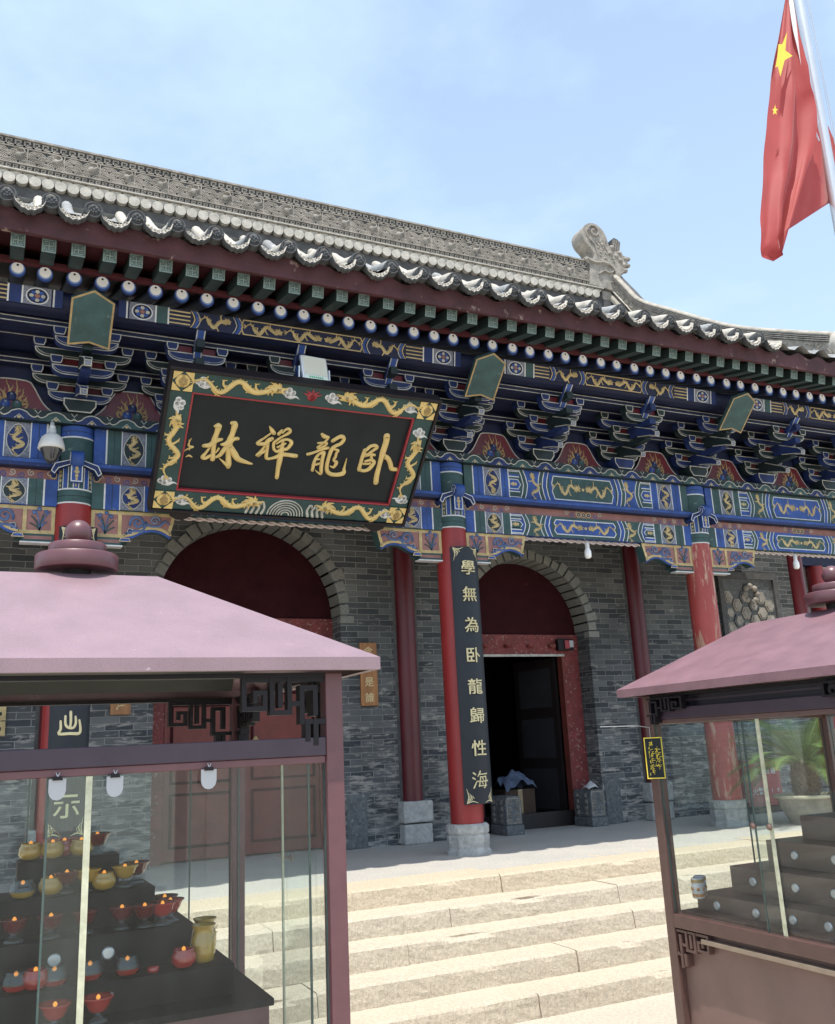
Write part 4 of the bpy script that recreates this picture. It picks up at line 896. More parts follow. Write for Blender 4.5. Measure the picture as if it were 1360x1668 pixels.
# main ridge of carved bricks
mb = MB(); y = 2.82; rx0, rx1 = X0+.2, 9.1
for z0, z1, dy, m in ((8.5, 8.86, .03, mRIDGED), (9.055, 9.075, -.05, mTILEL), (9.075, 9.165, .0, mRIDGED), (9.165, 9.185, -.03, mRIDGE), (9.185, 9.44, .02, mRIDGED), (9.44, 9.455, .0, mRIDGE), (9.455, 9.57, .02, mRIDGED), (9.57, 9.60, -.02, mRIDGE), (8.86, 9.055, .05, mRIDGED)):
    mb.box(rx0, rx1, y+dy, y+.35-dy, z0, z1, m)  # dark ground behind the carving: relief shadow put into the colour
mb.T = Matrix.Translation((0, y+.17, 9.6)) @ Matrix.Rotation(PI/2, 4, 'Y'); mb.lathe([(.07, rx0), (.07, rx1)], (0, 0, 0), mRIDGE, 10); mb.T = Matrix.Identity(4)
x = rx0; k = 0
while x < rx1-.12:                                   # row of pale round tiles over the gray course
    w = .165; mb.prism([(x+w/2+w*.485*math.cos(2*PI*i/14), 8.935+.078*math.sin(2*PI*i/14)) for i in range(14)], y-.04, y+.04, mTILEL)
    mb.prism([(x+w*.55, 9.045), (x+w*.95, 8.965), (x+w*1.05, 8.965), (x+w*1.45, 9.045)], y-.015, y+.04, mTILEL); x += w
def fret(mb, x, z0, s, y, d, m):                     # meander unit
    t = s*.2
    for a, b, c, e in ((0, 1, 0, .2), (0, .2, 0, .8), (0, .8, .8, 1), (.6, .8, .35, .8), (.3, .8, .3, .48)): mb.box(x+a*s*1.15, x+b*s*1.15, y-d, y, z0+c*s, z0+e*s, m)
x = rx0
while x < rx1-.14: fret(mb, x, 9.465, .095, y+.02, .022, mRIDGE); x += .118
x = rx0
while x < rx1-.1: fret(mb, x, 9.085, .07, y, .018, mRIDGE); x += .09
x = rx0; k = 0
while x < rx1-.2:                                    # carved waves
    for j, (dx, dz) in enumerate(((0, 0), (.12, .055), (0, .11), (.12, .165))):
        for r in (.11, .08, .05, .022):
            pts = [(x+dx+r*math.cos(PI*i/6), min(9.43, 9.187+dz+r*.7*math.sin(PI*i/6))) for i in range(7)]
            mb.ribbon(pts, y+.019-j*.0005, mRIDGE, .014, 1, .019)
    if k % 2 == 0:
        mb.ball((x+.12, y+.01, 9.33), .05, mRIDGE, 8, 6, (1, .6, 1)); mb.ribbon([(x+.12, 9.33, .05), (x+.2, 9.38, .03), (x+.17, 9.43, .015), (x+.1, 9.41, .01)], y+.005, mRIDGE, .02, 3)
    if k % 2 == 1: mb.box(x-.012, x+.004, y+.0, y+.02, 9.187, 9.44, mRIDGE)
    x += .24; k += 1
for z0_, z1_, m_ in ((8.4, 8.88, mRIDGED), (8.88, 9.05, mRIDGE), (9.05, 9.165, mRIDGED)): mb.box(9.1005, 9.56, y+.01, y+.36, z0_, z1_-.001, m_)
P_(mb, 'main_ridge')
# ridge end beast
mb = MB(); ty = 2.78; th = .34
sil = [(8.80, 9.10), (9.16, 9.08), (9.50, 9.05), (9.52, 9.40), (9.62, 9.50), (9.70, 9.54), (9.66, 9.62), (9.79, 9.66), (9.70, 9.74), (9.80, 9.82), (9.64, 9.84), (9.60, 9.92), (9.50, 9.90), (9.40, 9.90), (9.33, 9.98), (9.30, 10.10), (9.25, 10.24), (9.12, 10.36), (8.96, 10.38), (8.82, 10.30), (8.74, 10.14), (8.78, 9.98), (8.90, 9.86), (8.97, 9.74), (8.93, 9.64), (8.80, 9.66), (8.74, 9.62), (8.80, 9.53), (8.84, 9.48)]
sil = [p[:2] for p in catmull(sil+[sil[0]], 3)][:-1]
mb.prism(sil, ty, ty+th, mRIDGE)
Rl = lambda P, w, h=.035: mb.ribbon(P, ty-.002, mRIDGE, h, 3, w)
Rl([(8.80, 9.60), (8.98, 9.56), (9.16, 9.60), (9.34, 9.54), (9.42, 9.40), (9.38, 9.26)], .05); Rl([(9.02, 9.34), (9.14, 9.42), (9.26, 9.40), (9.36, 9.46)], .035); Rl([(9.30, 9.22), (9.38, 9.13), (9.48, 9.16)], .04)
Rl([p for p in spiral(9.0, 10.2, .14, .03, PI, -1.3)], .04); Rl([(8.86, 10.28), (8.84, 10.1), (9.0, 9.92), (9.04, 9.74)], .03, .02); Rl([(9.26, 10.12), (9.22, 9.98), (9.26, 9.86)], .03, .02)
for i in range(34): a = random.random(); b = random.random(); mb.ball((9.04+.42*a*(1-b*.55), ty-.002, 9.64+.42*b), .022, mRIDGE, 7, 5, (1, .7, 1))
for x, z, r in ((9.46, 9.32, .05), (9.48, 9.22, .045), (9.46, 9.12, .045), (9.40, 9.06, .04), (9.55, 9.72, .06), (9.64, 9.64, .055), (9.68, 9.78, .05), (9.74, 9.66, .045), (9.76, 9.80, .045), (9.66, 9.54, .05), (9.56, 9.88, .05), (9.40, 9.96, .055), (9.34, 9.82, .06), (9.47, 9.80, .05)): mb.ball((x, ty+.02, z), r, mRIDGE, 8, 6)
mb.prism([(9.46, 9.88), (9.60, 9.86), (9.66, 10.16), (9.60, 10.21), (9.52, 10.23), (9.46, 10.18)], ty+.07, ty+.24, mRIDGED)
for i in range(4): mb.box(9.48+i*.04, 9.495+i*.04, ty+.058, ty+.069, 9.9, 10.18, mRIDGE)
P_(mb, 'ridge_beast')
# gable ridge running down to the eave
GC = catmull([(2.85, 9.50), (2.5, 9.02), (2.17, 8.60), (1.45, 8.07), (.19, 7.19), (-.9, 6.60), (-1.5, 6.30)], 6)
mCAP = M('tan_ridge_cap', (.36, .33, .28), .9, .3, 8, .4, 40); mb = MB(); gx = 9.40
def sweep(pr, m, smooth=False):
    n = len(pr); vs = []
    for (yy, zz) in GC: vs += [(gx+a, yy, zz+b) for a, b in pr]
    mb.add(vs, [(i*n+j, i*n+(j+1) % n, (i+1)*n+(j+1) % n, (i+1)*n+j) for i in range(len(GC)-1) for j in range(n)]+[tuple(range(n)), tuple((len(GC)-1)*n+j for j in range(n))], m, smooth)
sweep([(-.08, -.05), (-.05, .0), (0, .02), (.05, .0), (.08, -.05)], mCAP, True)
sweep([(-.075, -.15), (-.075, -.05), (.2, -.05), (.2, -.15)], mRIDGED)
for dz in (-.07, -.10, -.13): sweep([(-.085, dz-.006), (-.085, dz+.006), (.0, dz+.006), (0, dz-.006)], mRIDGE)
sweep([(-.06, -.36), (-.06, -.15), (.2, -.15), (.2, -.36)], mRIDGE)
sweep([(-.10, -.375), (-.10, -.36), (.2, -.36), (.2, -.375)], mTILEL)
sweep([(-.08, -.46), (-.08, -.375), (.2, -.375), (.2, -.46)], mRIDGED)
sweep([(-.13, -.52), (-.11, -.47), (-.06, -.46), (.2, -.46), (.2, -.8), (-.13, -.6)], mCAP)
for i in range(130):
    t = random.random()*(len(GC)-1.01); k = int(t); f = t-k; yy = GC[k][0]*(1-f)+GC[k+1][0]*f; zz = GC[k][1]*(1-f)+GC[k+1][1]*f
    mb.ball((gx-.06, yy, zz-.17-random.random()*.18), .022, mRIDGE, 6, 5)
for i in range(0, len(GC)-1):
    for j in range(3):
        f = j/3; yy = GC[i][0]*(1-f)+GC[i+1][0]*f; zz = GC[i][1]*(1-f)+GC[i+1][1]*f; mb.box(gx-.088, gx-.08, yy-.02, yy+.02, zz-.45, zz-.39, mRIDGE)
mb.T = Matrix.Translation((gx+.02, -1.55, 6.12)); mb.ball((0, 0, 0), .14, mTILEL, 10, 8, (.8, 1, 1.3)); mb.ball((0, -.12, .12), .08, mTILEL, 8, 6); mb.T = Matrix.Identity(4)
P_(mb, 'gable_ridge')

# ------------------------------------------------------------------ name plaque over the central doorway
CH = {
'lin' : [[-907,924,27,-872,928,63,-877,852,50,-889,767,55,-880,669,44,-871,565,49],[-980,703,37,-921,717,51,-872,769,50,-818,792,28],[-921,690,23,-950,627,28,-973,580,42,-941,573,37,-895,612,23],[-832,689,21,-855,642,9],[-747,738,51,-781,674,47,-807,621,42,-851,592,19],[-749,976,41,-720,962,64,-725,869,51,-737,783,65,-731,659,51,-708,540,57,-705,500,47],[-706,505,43,-758,545,28,-810,586,7],[-814,738,23,-766,746,60,-725,790,56,-693,813,37,-667,816,39],[-728,730,51,-668,646,66,-622,594,57,-535,567,38,-474,558,12]] ,
'chan' : [[-376,980,15,-346,943,42,-319,913,42],[-352,911,13,-403,856,17,-448,811,25,-457,782,40,-386,790,38,-360,825,47,-327,851,43],[-382,768,21,-405,715,26,-438,648,43,-407,683,39,-364,719,26],[-363,802,43,-354,743,36,-349,675,37,-338,630,35,-297,634,26,-238,658,39,-197,686,48,-135,690,44,-44,685,46],[-269,912,38,-247,959,17],[-239,928,17,-213,965,23,-182,980,28,-160,955,34,-179,926,30,-238,883,17,-293,823,26,-299,790,30,-285,741,30,-250,717,30,-209,745,39,-157,755,35,-128,799,39,-123,836,39,-171,863,26,-230,843,26,-276,802,11],[-210,832,30,-207,772,43,-204,699,56,-201,620,57,-199,527,46,-191,424,42],[-256,767,19,-234,783,19,-205,805,17,-178,817,15]] ,
'long' : [[175,956,31,211,932,48,253,937,15],[247,927,26,233,893,22,199,852,18,157,806,20],[150,856,15,200,866,18,248,866,22,222,826,27,168,797,26],[74,718,33,147,753,22,212,793,35,274,813,27],[191,734,27,170,690,31,162,627,36,164,542,36],[191,734,22,238,758,40,241,687,40,249,593,41,263,513,34,231,519,18,193,549,7],[166,670,20,208,679,18],[179,610,22,219,628,22],[303,896,40,345,937,40,385,956,44,418,931,40,395,877,40,346,844,36,316,803,45,305,717,40,305,622,41,321,552,45,365,517,46,438,514,46,504,540,55,498,602,27,497,718,4],[346,804,27,388,797,22,373,767,27,374,724,31,362,680,27,400,655,41,381,601,27,343,609,16]] ,
'wo' : [[677,824,45,668,738,41,668,657,41,668,598,44],[687,825,35,724,877,35,771,892,35,801,874,36,770,839,30,726,792,25],[691,767,46,743,783,36,795,783,28],[755,779,31,778,727,31],[709,699,26,760,720,31,810,704,41,798,654,46,768,607,41,722,587,36,670,593,41],[686,670,23,751,676,21,768,689,21],[873,1011,71,884,947,66,880,829,67,880,754,57,881,651,52,884,542,58,896,460,58],[899,777,62,950,761,52,998,700,52,1029,643,52,1084,637,42,1146,615,13]] ,
'sig' : [[-1109,767,9,-1129,692,14,-1076,680,16,-1132,650,16,-1180,600,11],[-1128,753,9,-1109,645,11],[-1132,566,9,-1104,583,21,-1072,569,9]] ,
}
PT = Matrix.Translation((2.045, -.35, 3.583)) @ Matrix.Rotation(math.atan2(1.04, 1.047), 4, 'X')
pq = empty('name_plaque', (2.08, -.35, 3.583), 'great black plaque with gold characters in a green dragon frame', 'plaque')
pq.matrix_world = PT
HW, PH, BW = 1.352, 1.47, .205
mb = MB(); mb.box(-HW+BW, HW-BW, .0, .06, BW, PH-BW, mPLQ); mb.build('board', pq)
mb = MB()
for x0, x1, z0, z1 in ((-HW, HW, 0, BW), (-HW, HW, PH-BW, PH), (-HW, -HW+BW, BW+.001, PH-BW-.001), (HW-BW, HW, BW+.001, PH-BW-.001)): mb.box(x0, x1, -.05, .08, z0, z1, mPLQG)
for x0, x1, z0, z1 in ((-HW-.03, HW+.03, -.035, -.001), (-HW-.03, HW+.03, PH+.001, PH+.035), (-HW-.03, -HW-.001, 0, PH), (HW+.001, HW+.03, 0, PH)): mb.box(x0, x1, -.075, .09, z0, z1, mKDARK)
mb.build('frame', pq, bevel=.006)
mb = MB(); b = .02
for x0, x1, z0, z1 in ((-HW+BW, HW-BW, BW, BW+b), (-HW+BW, HW-BW, PH-BW-b, PH-BW), (-HW+BW, -HW+BW+b, BW+b, PH-BW-b), (HW-BW-b, HW-BW, BW+b, PH-BW-b)): mb.box(x0+.0005, x1-.0005, -.042, -.001, z0+.0005, z1-.0005, mPLQR)
mb.build('red_bead', pq, bevel=.005)
yf = -.051
for ang, cx, cz, fl in ((0, -.72, PH-BW/2, 1), (0, .72, PH-BW/2, -1), (0, -.72, BW/2, 1), (0, .78, BW/2, -1)):
    mb = MB(); mb.T = Matrix.Translation((cx, 0, cz)); dragon(mb, .90, .215, yf, mGILT, 2.0, fl, False, .018, True, .047, 1.5); mb.build('gold_dragon', pq)
for cx in (-HW+BW/2, HW-BW/2):
    mb = MB(); mb.T = Matrix.Translation((cx, 0, PH*.47)); dragon(mb, .70, .20, yf, mGILT, 1.6, 1, True, .018, True, .045, 1.5); mb.build('gold_dragon', pq)
for cx, cz, a, fl in ((-1.05, PH-BW/2, 0, 1), (-.22, PH-BW/2, 0, 1), (.22, PH-BW/2, 0, 1), (1.06, PH-BW/2, 0, 1), (-1.07, BW/2, 0, 1), (1.12, BW/2, 0, 1), (-HW+BW/2, 1.12, 1.2, 1), (HW-BW/2, 1.10, 0, 1), (-HW+BW/2, .31, -.2, 1), (HW-BW/2, .30, .5, -1)):
    mb = MB(); cloud(mb, cx, cz, .115, yf, mWHITE, a, fl); mb.build('white_cloud', pq)
mb = MB()
mb.ribbon([(-.001, PH-BW/2, .10), (.001, PH-BW/2, .10)], yf, mPLQR, .018, 1)
for a in (20, 50, 90, 130, 160): mb.ribbon([(.035*math.cos(R(a)), PH-BW/2+.03*math.sin(R(a)), .03), (.10*math.cos(R(a)), PH-BW/2+.085*math.sin(R(a)), .004)], yf, mPLQR, .008, 1)
mb.build('red_pearl', pq)
mb = MB()
for r in (.19, .16, .13, .10, .07, .04): mb.ribbon([(r*math.cos(PI*i/14), .015+r*.92*math.sin(PI*i/14)) for i in range(15)], yf, mLINE if r > .03 else mPLQG, .012, 1, .014)
for sx in (-1, 1):
    for k in range(4):
        x = sx*(.23+k*.055); mb.ribbon([(x+sx*.02, .015, .03), (x, .08, .026), (x+sx*.015, .13-.015*k, .026)]+[(x+sx*(.03+.018*math.cos(a)), .13-.015*k+.02*math.sin(a), .02) for a in (2.2, .9, -.5)], yf, mLINE, .01, 2)
mb.build('carved_waves', pq)
for cx in (-HW+BW/2, HW-BW/2):
    for cz in (BW/2, PH-BW/2):
        mb = MB(); h = BW/2-.008
        for sx in (-1, 1):
            for sz in (-1, 1): mb.prism([(cx+sx*h, cz+sz*h), (cx+sx*(h-.085), cz+sz*h), (cx+sx*h, cz+sz*(h-.085))], yf-.012, yf, mGILT)
        mb.ribbon([(cx-.001, cz, .135), (cx+.001, cz, .135)], yf, mGILT, .012, 1)
        put_text(mb, '佛', cx, cz, .085, yf-.0135, mGOLDD, 1, .002); mb.build('corner_medallion', pq)
for k, nm in (('lin', 3), ('chan', 3), ('long', 3), ('wo', 3), ('sig', 1)):
    mb = MB()
    for i, s in enumerate(CH[k]): mb.ribbon([(s[j]/1000+.035, s[j+1]/1000+.0, s[j+2]/1000*1.02) for j in range(0, len(s), 3)], -.001-i*.0006, mGILT, .018 if k != 'sig' else .006, 4)
    mb.build('gold_character' if k != 'sig' else 'signature', pq)
for sx in (-1, 1):
    mb = MB(); mb.prism([(sx*1.06-.13, .02), (sx*1.06+.13, .02), (sx*1.06+.10, -.10), (sx*1.06+.03, -.14), (sx*1.06-.03, -.14), (sx*1.06-.10, -.10)], -.02, .06, mKDARK)
    for q in (-.05, .05): mb.ball((sx*1.06+q, -.022, -.05), .012, mSTEEL, 6, 4)
    mb.build('support_bracket', pq)

# floodlight above the plaque
fl = empty('floodlight', (2.1, -1.30, 4.84), 'white square floodlight standing on the plaque top edge', 'floodlight')
fl.rotation_euler = (R(-14), 0, R(4))
mb = MB(); mb.box(-.145, .145, 0, .04, -.15, .16, mSTEEL); mb.build('housing', fl, bevel=.02)
mb = MB(); mb.rect(-.125, .125, -.08, .14, -.004, mLED)
for i in range(8):
    for j in range(7): mb.rect(-.11+i*.028, -.11+i*.028+.022, -.068+j*.028, -.068+j*.028+.022, -.006, M('led_segment', (.62, .60, .48), .3, .02) if (i+j) == 0 else bpy.data.materials['led_segment'])
mb.build('lens', fl)
mb = MB(); mb.rect(-.125, .125, -.135, -.085, -.005, M('pale_label', (.62, .70, .63), .5, .05))
for i in range(7): mb.rect(-.075+i*.022, -.06+i*.022, -.12, -.10, -.007, M('green_print', (.05, .35, .15), .5) if i == 0 else bpy.data.materials['green_print'])
mb.build('label_strip', fl)
mb = MB(); mb.tube([(-.16, .02, .02), (-.165, .06, -.16), (-.10, .09, -.2), (.10, .09, -.2), (.165, .06, -.16), (.16, .02, .02)], .010, mSTEEL, 6); mb.build('bracket', fl)

# dome camera on a short arm beside the left column
dc = empty('security_camera', (-.255, -.50, 4.05), 'white dome security camera with smoked lens in front of the beams', 'camera')
mb = MB(); mb.lathe([(.115, -.03), (.122, -.025), (.115, .02), (.095, .085), (.05, .125), (.035, .13), (.035, .17), (.028, .175), (.028, .2)], (0, 0, 0), mCAMW, 24); mb.build('shell', dc)
mb = MB(); mb.lathe([(.001, -.165), (.035, -.158), (.06, -.13), (.075, -.09), (.092, -.06), (.10, -.031)], (0, 0, 0), mCAMD, 24); mb.build('lens_dome', dc)
mb = MB(); mb.tube([(0, 0, .19), (0, .05, .25), (0, .2, .26), (0, .36, .22)], .018, mCAMW, 8); mb.build('arm', dc)

# couplet boards on the columns
def couplet(x, z0, z1, label, chars, custom=False):
    o = empty('couplet_board', (x, -.19, z0), label, 'couplet board')
    mb = MB(); w = .175; n = 10; ro = .235; L = z1-z0
    A = [(-1+2*i/n)*.84 for i in range(n+1)]; vs = []
    for zz in (0, L):
        for a in A: vs.append((ro*math.sin(a), -.045+ro-ro*math.cos(a)-.02, zz))
        for a in A: vs.append((ro*.93*math.sin(a), -.045+ro-ro*.93*math.cos(a)-.0, zz))
    q = 2*(n+1)
    mb.add(vs, [(i, i+1, q+i+1, q+i) for i in range(n)]+[(n+1+i, q+n+1+i, q+n+2+i, n+2+i) for i in range(n)]+[(i, n+1+i, n+2+i, i+1) for i in range(n)]+[(q+i, q+i+1, q+n+2+i, q+n+1+i) for i in range(n)]+[(0, q, q+n+1, n+1), (n, 2*n+1, q+2*n+1, q+n)], mCOUP)
    b = mb.build('board', o)
    def bend(mb):                                   # wrap flat work onto the curved face
        mb.v = [(ro*math.sin(v[0]/ro), -.045+ro-ro*math.cos(v[0]/ro)-.02+v[1]-.001, v[2]) for v in mb.v]
    for ch, zz, sz in chars:
        mb = MB()
        if isinstance(ch, str): put_text(mb, ch, 0, zz-z0, sz, -.018, mCHAR, 1.08, .004)
        else:
            for s in ch: mb.ribbon([(a*sz, zz-z0+b_*sz, c*sz) for a, b_, c in s], -.004, mCHAR, .004, 3)
        bend(mb); mb.build('gold_character', o)
    for sx in (-1, 1):
        for zc, sz in ((L-.012, -1), (.012, 1)):
            mb = MB(); X = sx*.165
            mb.ribbon([(X, zc, .012), (X-sx*.02, zc+sz*.07, .012), (X, zc+sz*.15, .004)], 0, mCHAR, .003, 3)
            mb.ribbon([(X, zc, .012), (X-sx*.06, zc+sz*.02, .012), (X-sx*.12, zc, .004)], 0, mCHAR, .003, 3)
            mb.ribbon(spiral(X-sx*.045, zc+sz*.05, .032, .008, 0, 1.4, 10), 0, mCHAR, .003, 1, .007)
            mb.ribbon([(X, zc, .01), (X-sx*.05, zc+sz*.06, .01), (X-sx*.03, zc+sz*.1, .006)], 0, mCHAR, .003, 3)
            bend(mb); mb.build('gold_corner_ornament', o)
    return o
ys = [925, 968, 1018, 1067, 1118, 1165, 1218, 1270]
HAI = [[(-.45, .42, .10), (-.33, .32, .08)], [(-.50, .14, .10), (-.37, .05, .08)], [(-.47, -.44, .09), (-.38, -.28, .09), (-.28, -.08, .05)], [(-.02, .50, .10), (-.10, .34, .09), (-.2, .2, .05)], [(-.08, .33, .08), (.2, .335, .07), (.46, .35, .09)], [(-.02, .18, .08), (-.06, -.1, .08), (-.14, -.36, .09)], [(-.02, .17, .07), (.2, .17, .07), (.37, .19, .09), (.35, -.1, .09), (.29, -.40, .10), (.18, -.46, .05)], [(-.12, -.33, .07), (.1, -.34, .07), (.40, -.33, .08)], [(-.26, -.07, .08), (.1, -.08, .07), (.52, -.06, .09)], [(.12, .09, .08), (.18, .01, .06)], [(.09, -.15, .08), (.15, -.25, .06)]]
chars = []
for c, yy in zip('學無為卧龍歸性海', ys):
    p = at(755+(yy-900)*.083, yy, -.235); chars.append((c if c != '海' else HAI, p.z, .18))
couplet(4.262, .515, 3.36, 'long black couplet board of eight gold characters on the column by the open door', chars)
shan = [[(-.42, .1, .10), (-.40, -.25, .12), (-.48, -.46, .12), (0, -.46, .13), (.42, -.46, .14), (.46, -.2, .12), (.40, .12, .10)], [(-.22, .32, .1), (-.2, -.05, .11), (-.05, -.2, .12), (.15, -.2, .12), (.24, 0, .11), (.22, .28, .1)], [(0, .5, .12), (.02, .1, .11), (0, -.2, .1)]]
couplet(.045, .515, 3.36, 'black couplet board with sparse gold characters on the column behind the lamp cabinet', [(shan, 1.505, .20), ('示', .78, .23)])

# small wooden boards on the brick wall
def wood_board(x0, x1, z0, z1, label, text):
    o = empty('wooden_plaque', ((x0+x1)/2, YW-.035, z0), label, 'plaque'); hw = (x1-x0)/2
    mb = MB(); mb.box(-hw, hw, 0, .03, 0, z1-z0, mWOOD); mb.build('board', o, bevel=.004)
    for i, c in enumerate(text):
        mb = MB(); (put_text if text[0] == '念' else (lambda m_, c_, x_, z_, s_, y_, mt_, *k_: scrawl(m_, x_, z_, s_, y_, mt_, 70+i)))(mb, c, 0, (z1-z0)*(.86-.243*i), .125, -.0005, M('pale_carved_lettering', (.62, .5, .27), .6) if 'pale_carved_lettering' not in bpy.data.materials else bpy.data.materials['pale_carved_lettering'], 1, .002); mb.build('carved_character', o)
wood_board(3.545, 3.775, 1.66, 2.44, 'narrow wooden board of pale carved characters between arch and red pilaster', '念佛是誰')
wood_board(.585, .80, 1.64, 2.42, 'wooden board on bricks left of the big red door', '    ')
o = empty('notice_plate', (-.62, YW-.03, 1.46), 'small yellow notice plate under purple strip at the left wall', 'sign')
mb = MB(); mb.box(-.3, .16, 0, .02, 0, .145, mGOLD); mb.box(-.3, .16, 0, .02, .155, .30, mGOLD); mb.build('plate', o)
mb = MB(); mb.box(-.3, .16, -.004, .02, .31, .52, M('purple_strip', (.09, .02, .09), .5)); mb.build('purple_strip', o)
mb = MB()
for j in range(2):
    for i in range(9): mb.rect(-.27+i*.045, -.24+i*.045, .05+j*.155, .085+j*.155, -.002, mPLQ)
mb.build('print', o)
# rope of string lights, hanging bulbs, lamp box over the door
mb = MB()
xa, xb = .62, 11.0; n = int((xb-xa)/.03)
for ph in (0, PI): mb.tube([(xa+(xb-xa)*i/n, -.02+.014*math.cos(i*.85+ph), 3.553-.0*abs(math.sin(i*.1))+.014*math.sin(i*.85+ph)) for i in range(n)], .013, M('pinkish_cord', (.55, .47, .46), .5, .3, 40) if ph == 0 else bpy.data.materials['pinkish_cord'], 6)
tag(mb.build('string_light'), 'twisted pale string light along the underside of the painted beams', 'string light')
for x, lab in ((6.0, 'white bulb hanging above the open arched door'), (9.54, 'white bulb hanging near the far right brace')):
    o = empty('light_bulb', (x, -.2, 3.36), lab, 'light bulb', 'bulbs hanging under the beam')
    mb = MB(); mb.lathe([(.001, -.06), (.03, -.055), (.043, -.03), (.043, .03), (.03, .06), (.026, .075)], (0, 0, 0), mBULB, 16); mb.build('bulb', o)
    mb = MB(); mb.lathe([(.024, .0751), (.028, .09), (.028, .13), (.012, .15)], (0, 0, 0), mCAMW, 12); mb.build('socket', o)
    mb = MB(); mb.tube([(0, 0, .15), (0, .05, .21)], .004, mPLASTIC, 5); mb.build('cord', o)
o = empty('emergency_lamp', (6.80, YW+AY-.10, 2.44), 'small red and white emergency lamp box over the open door', 'lamp')
mb = MB(); mb.box(-.13, .13, -.06, .02, -.07, .09, mKDARK); mb.build('case', o, bevel=.008)
mb = MB(); mb.box(-.03, .05, -.085, -.0605, -.05, .07, mFIRE); mb.build('red_cover', o, bevel=.008)
mb = MB(); mb.box(.055, .125, -.075, -.0605, -.03, .07, mPLASTIC); mb.build('white_cover', o, bevel=.008)

# door stones, box and cloth
def door_stone(x, y, label, sx):
    o = empty('door_stone', (x, y, 0), label, 'stone block')
    mb = MB(); mb.box(-.13, .13, -.22, .2, 0, .12, mDKSTONE); mb.build('plinth', o, bevel=.01)
    mb = MB(); mb.prism([(-.115, .125), (.115, .125), (.115, .42), (.09, .47), (-.09, .47), (-.115, .42)], -.2, .19, mDKSTONE)
    for k in range(8): mb.ribbon(spiral(-.06+.12*(k % 2), .17+.075*(k//2), .03, .006, k, 1.3, 9), -.201, mRIDGE, .01, 1, .012)
    mb.ring([(-.1, .14), (.1, .14), (.1, .45), (-.1, .45)], -.203, .012, mRIDGE)
    for k in range(8): mb.T = Matrix.Rotation(-PI/2, 4, 'Z') @ Matrix.Identity(4); mb.ribbon(spiral(-.1+.2*(k % 2)+.0, .17+.075*(k//2), .035, .006, k, 1.3, 9), -.116, mRIDGE, .01, 1, .012)
    mb.T = Matrix.Identity(4); mb.build('carved_block', o, bevel=.012); return o
door_stone(5.52, 1.42, 'dark carved stone block left of the open doorway', -1)
door_stone(6.86, 1.47, 'dark carved stone block right of the open doorway with a cloth on top', 1)
mb = MB(); pts = []
for i in range(9):
    for j in range(9):
        u, v_ = -1+i/4, -1+j/4; d = math.hypot(u, v_); pts.append((.09*u, .08*v_, .11*max(0, 1-d*.7)+.035*noise.noise((u*2, v_*2, 3))+.004))
mb.add(pts, [(i*9+j, (i+1)*9+j, (i+1)*9+j+1, i*9+j+1) for i in range(8) for j in range(8)], mCLOTHW, True)
o = mb.build('crumpled_cloth', loc=(6.84, 1.38, .47)); tag(o, 'crumpled pale cloth lying on the right door stone', 'cloth')
o = empty('cardboard_box', (6.13, 2.25, .0), 'brown cardboard box standing behind the open door threshold', 'box')
mb = MB(); mb.box(-.24, .24, -.2, .2, 0, .50, mCARD); mb.build('carton', o, bevel=.006)
mb = MB(); mb.box(-.035, .035, -.203, -.2005, .0, .5, M('packing_tape', (.3, .22, .12), .3)); mb.build('tape', o)
mb = MB(); n = 16; pts = []
for i in range(n+1):
    for j in range(n+1):
        u, v_ = -1+2*i/n, -1+2*j/n; d = math.hypot(u, v_); pts.append((.24*u, .2*v_-.03*max(0, d-.8), .20*max(0, 1-d*.75)-.14*max(0, d-.95)+.09*noise.noise((u*2.3, v_*2.3, 1.3))+.03))
mb.add(pts, [(i*(n+1)+j, (i+1)*(n+1)+j, (i+1)*(n+1)+j+1, i*(n+1)+j+1) for i in range(n) for j in range(n)], mCLOTH, True)
o = mb.build('cloth_bundle', loc=(6.13, 2.2, .53)); tag(o, 'pale blue cloth bundle heaped on the cardboard box', 'cloth')

# ------------------------------------------------------------------ fire cabinet and potted cycad
o = empty('fire_cabinet', (9.47, .95, 0), 'red fire cabinet with white lettering standing near the wall', 'cabinet')
mb = MB(); mb.box(-.30, .30, -.1, .1, .10, .70, mFIRE); mb.box(-.31, .31, -.11, .11, .7005, .725, mFIRE); mb.build('case', o, bevel=.008)
mb = MB(); mb.box(-.27, .27, -.08, .08, 0, .099, mKDARK); mb.build('base', o)
mb = MB(); mb.ring([(-.28, .13), (.28, .13), (.28, .69), (-.28, .69)], -.1015, .008, mPIL); mb.build('door', o)
for txt, z, s in (('灭火器箱', .57, .095), ('火警119', .30, .10)):
    mb = MB()
    for i, c in enumerate(txt): put_text(mb, c, (i-(len(txt)-1)/2)*.108, z, s*(1 if ord(c) > 999 else .8), -.102, mWHITE, 1, .002)
    mb.build('lettering', o)
PX, PY = 8.68, -.60
o = empty('potted_cycad', (PX, PY, 0), 'cycad palm with long arching leaves in a round planter', 'potted plant')
mb = MB(); mb.lathe([(.22, 0), (.25, .03), (.33, .18), (.36, .29), (.40, .31)], (0, 0, 0), mPOT, 28); mb.lathe([(.40, .311), (.415, .325), (.41, .345), (.37, .35), (.36, .31), (.001, .305)], (0, 0, 0), mPOTRIM, 28); mb.build('planter', o)
mb = MB(); prof = [(.15, .31), (.17, .45), (.165, .58), (.14, .70), (.06, .75), (.001, .76)]; mb.lathe(prof, (0, 0, 0), mTRUNK, 18)
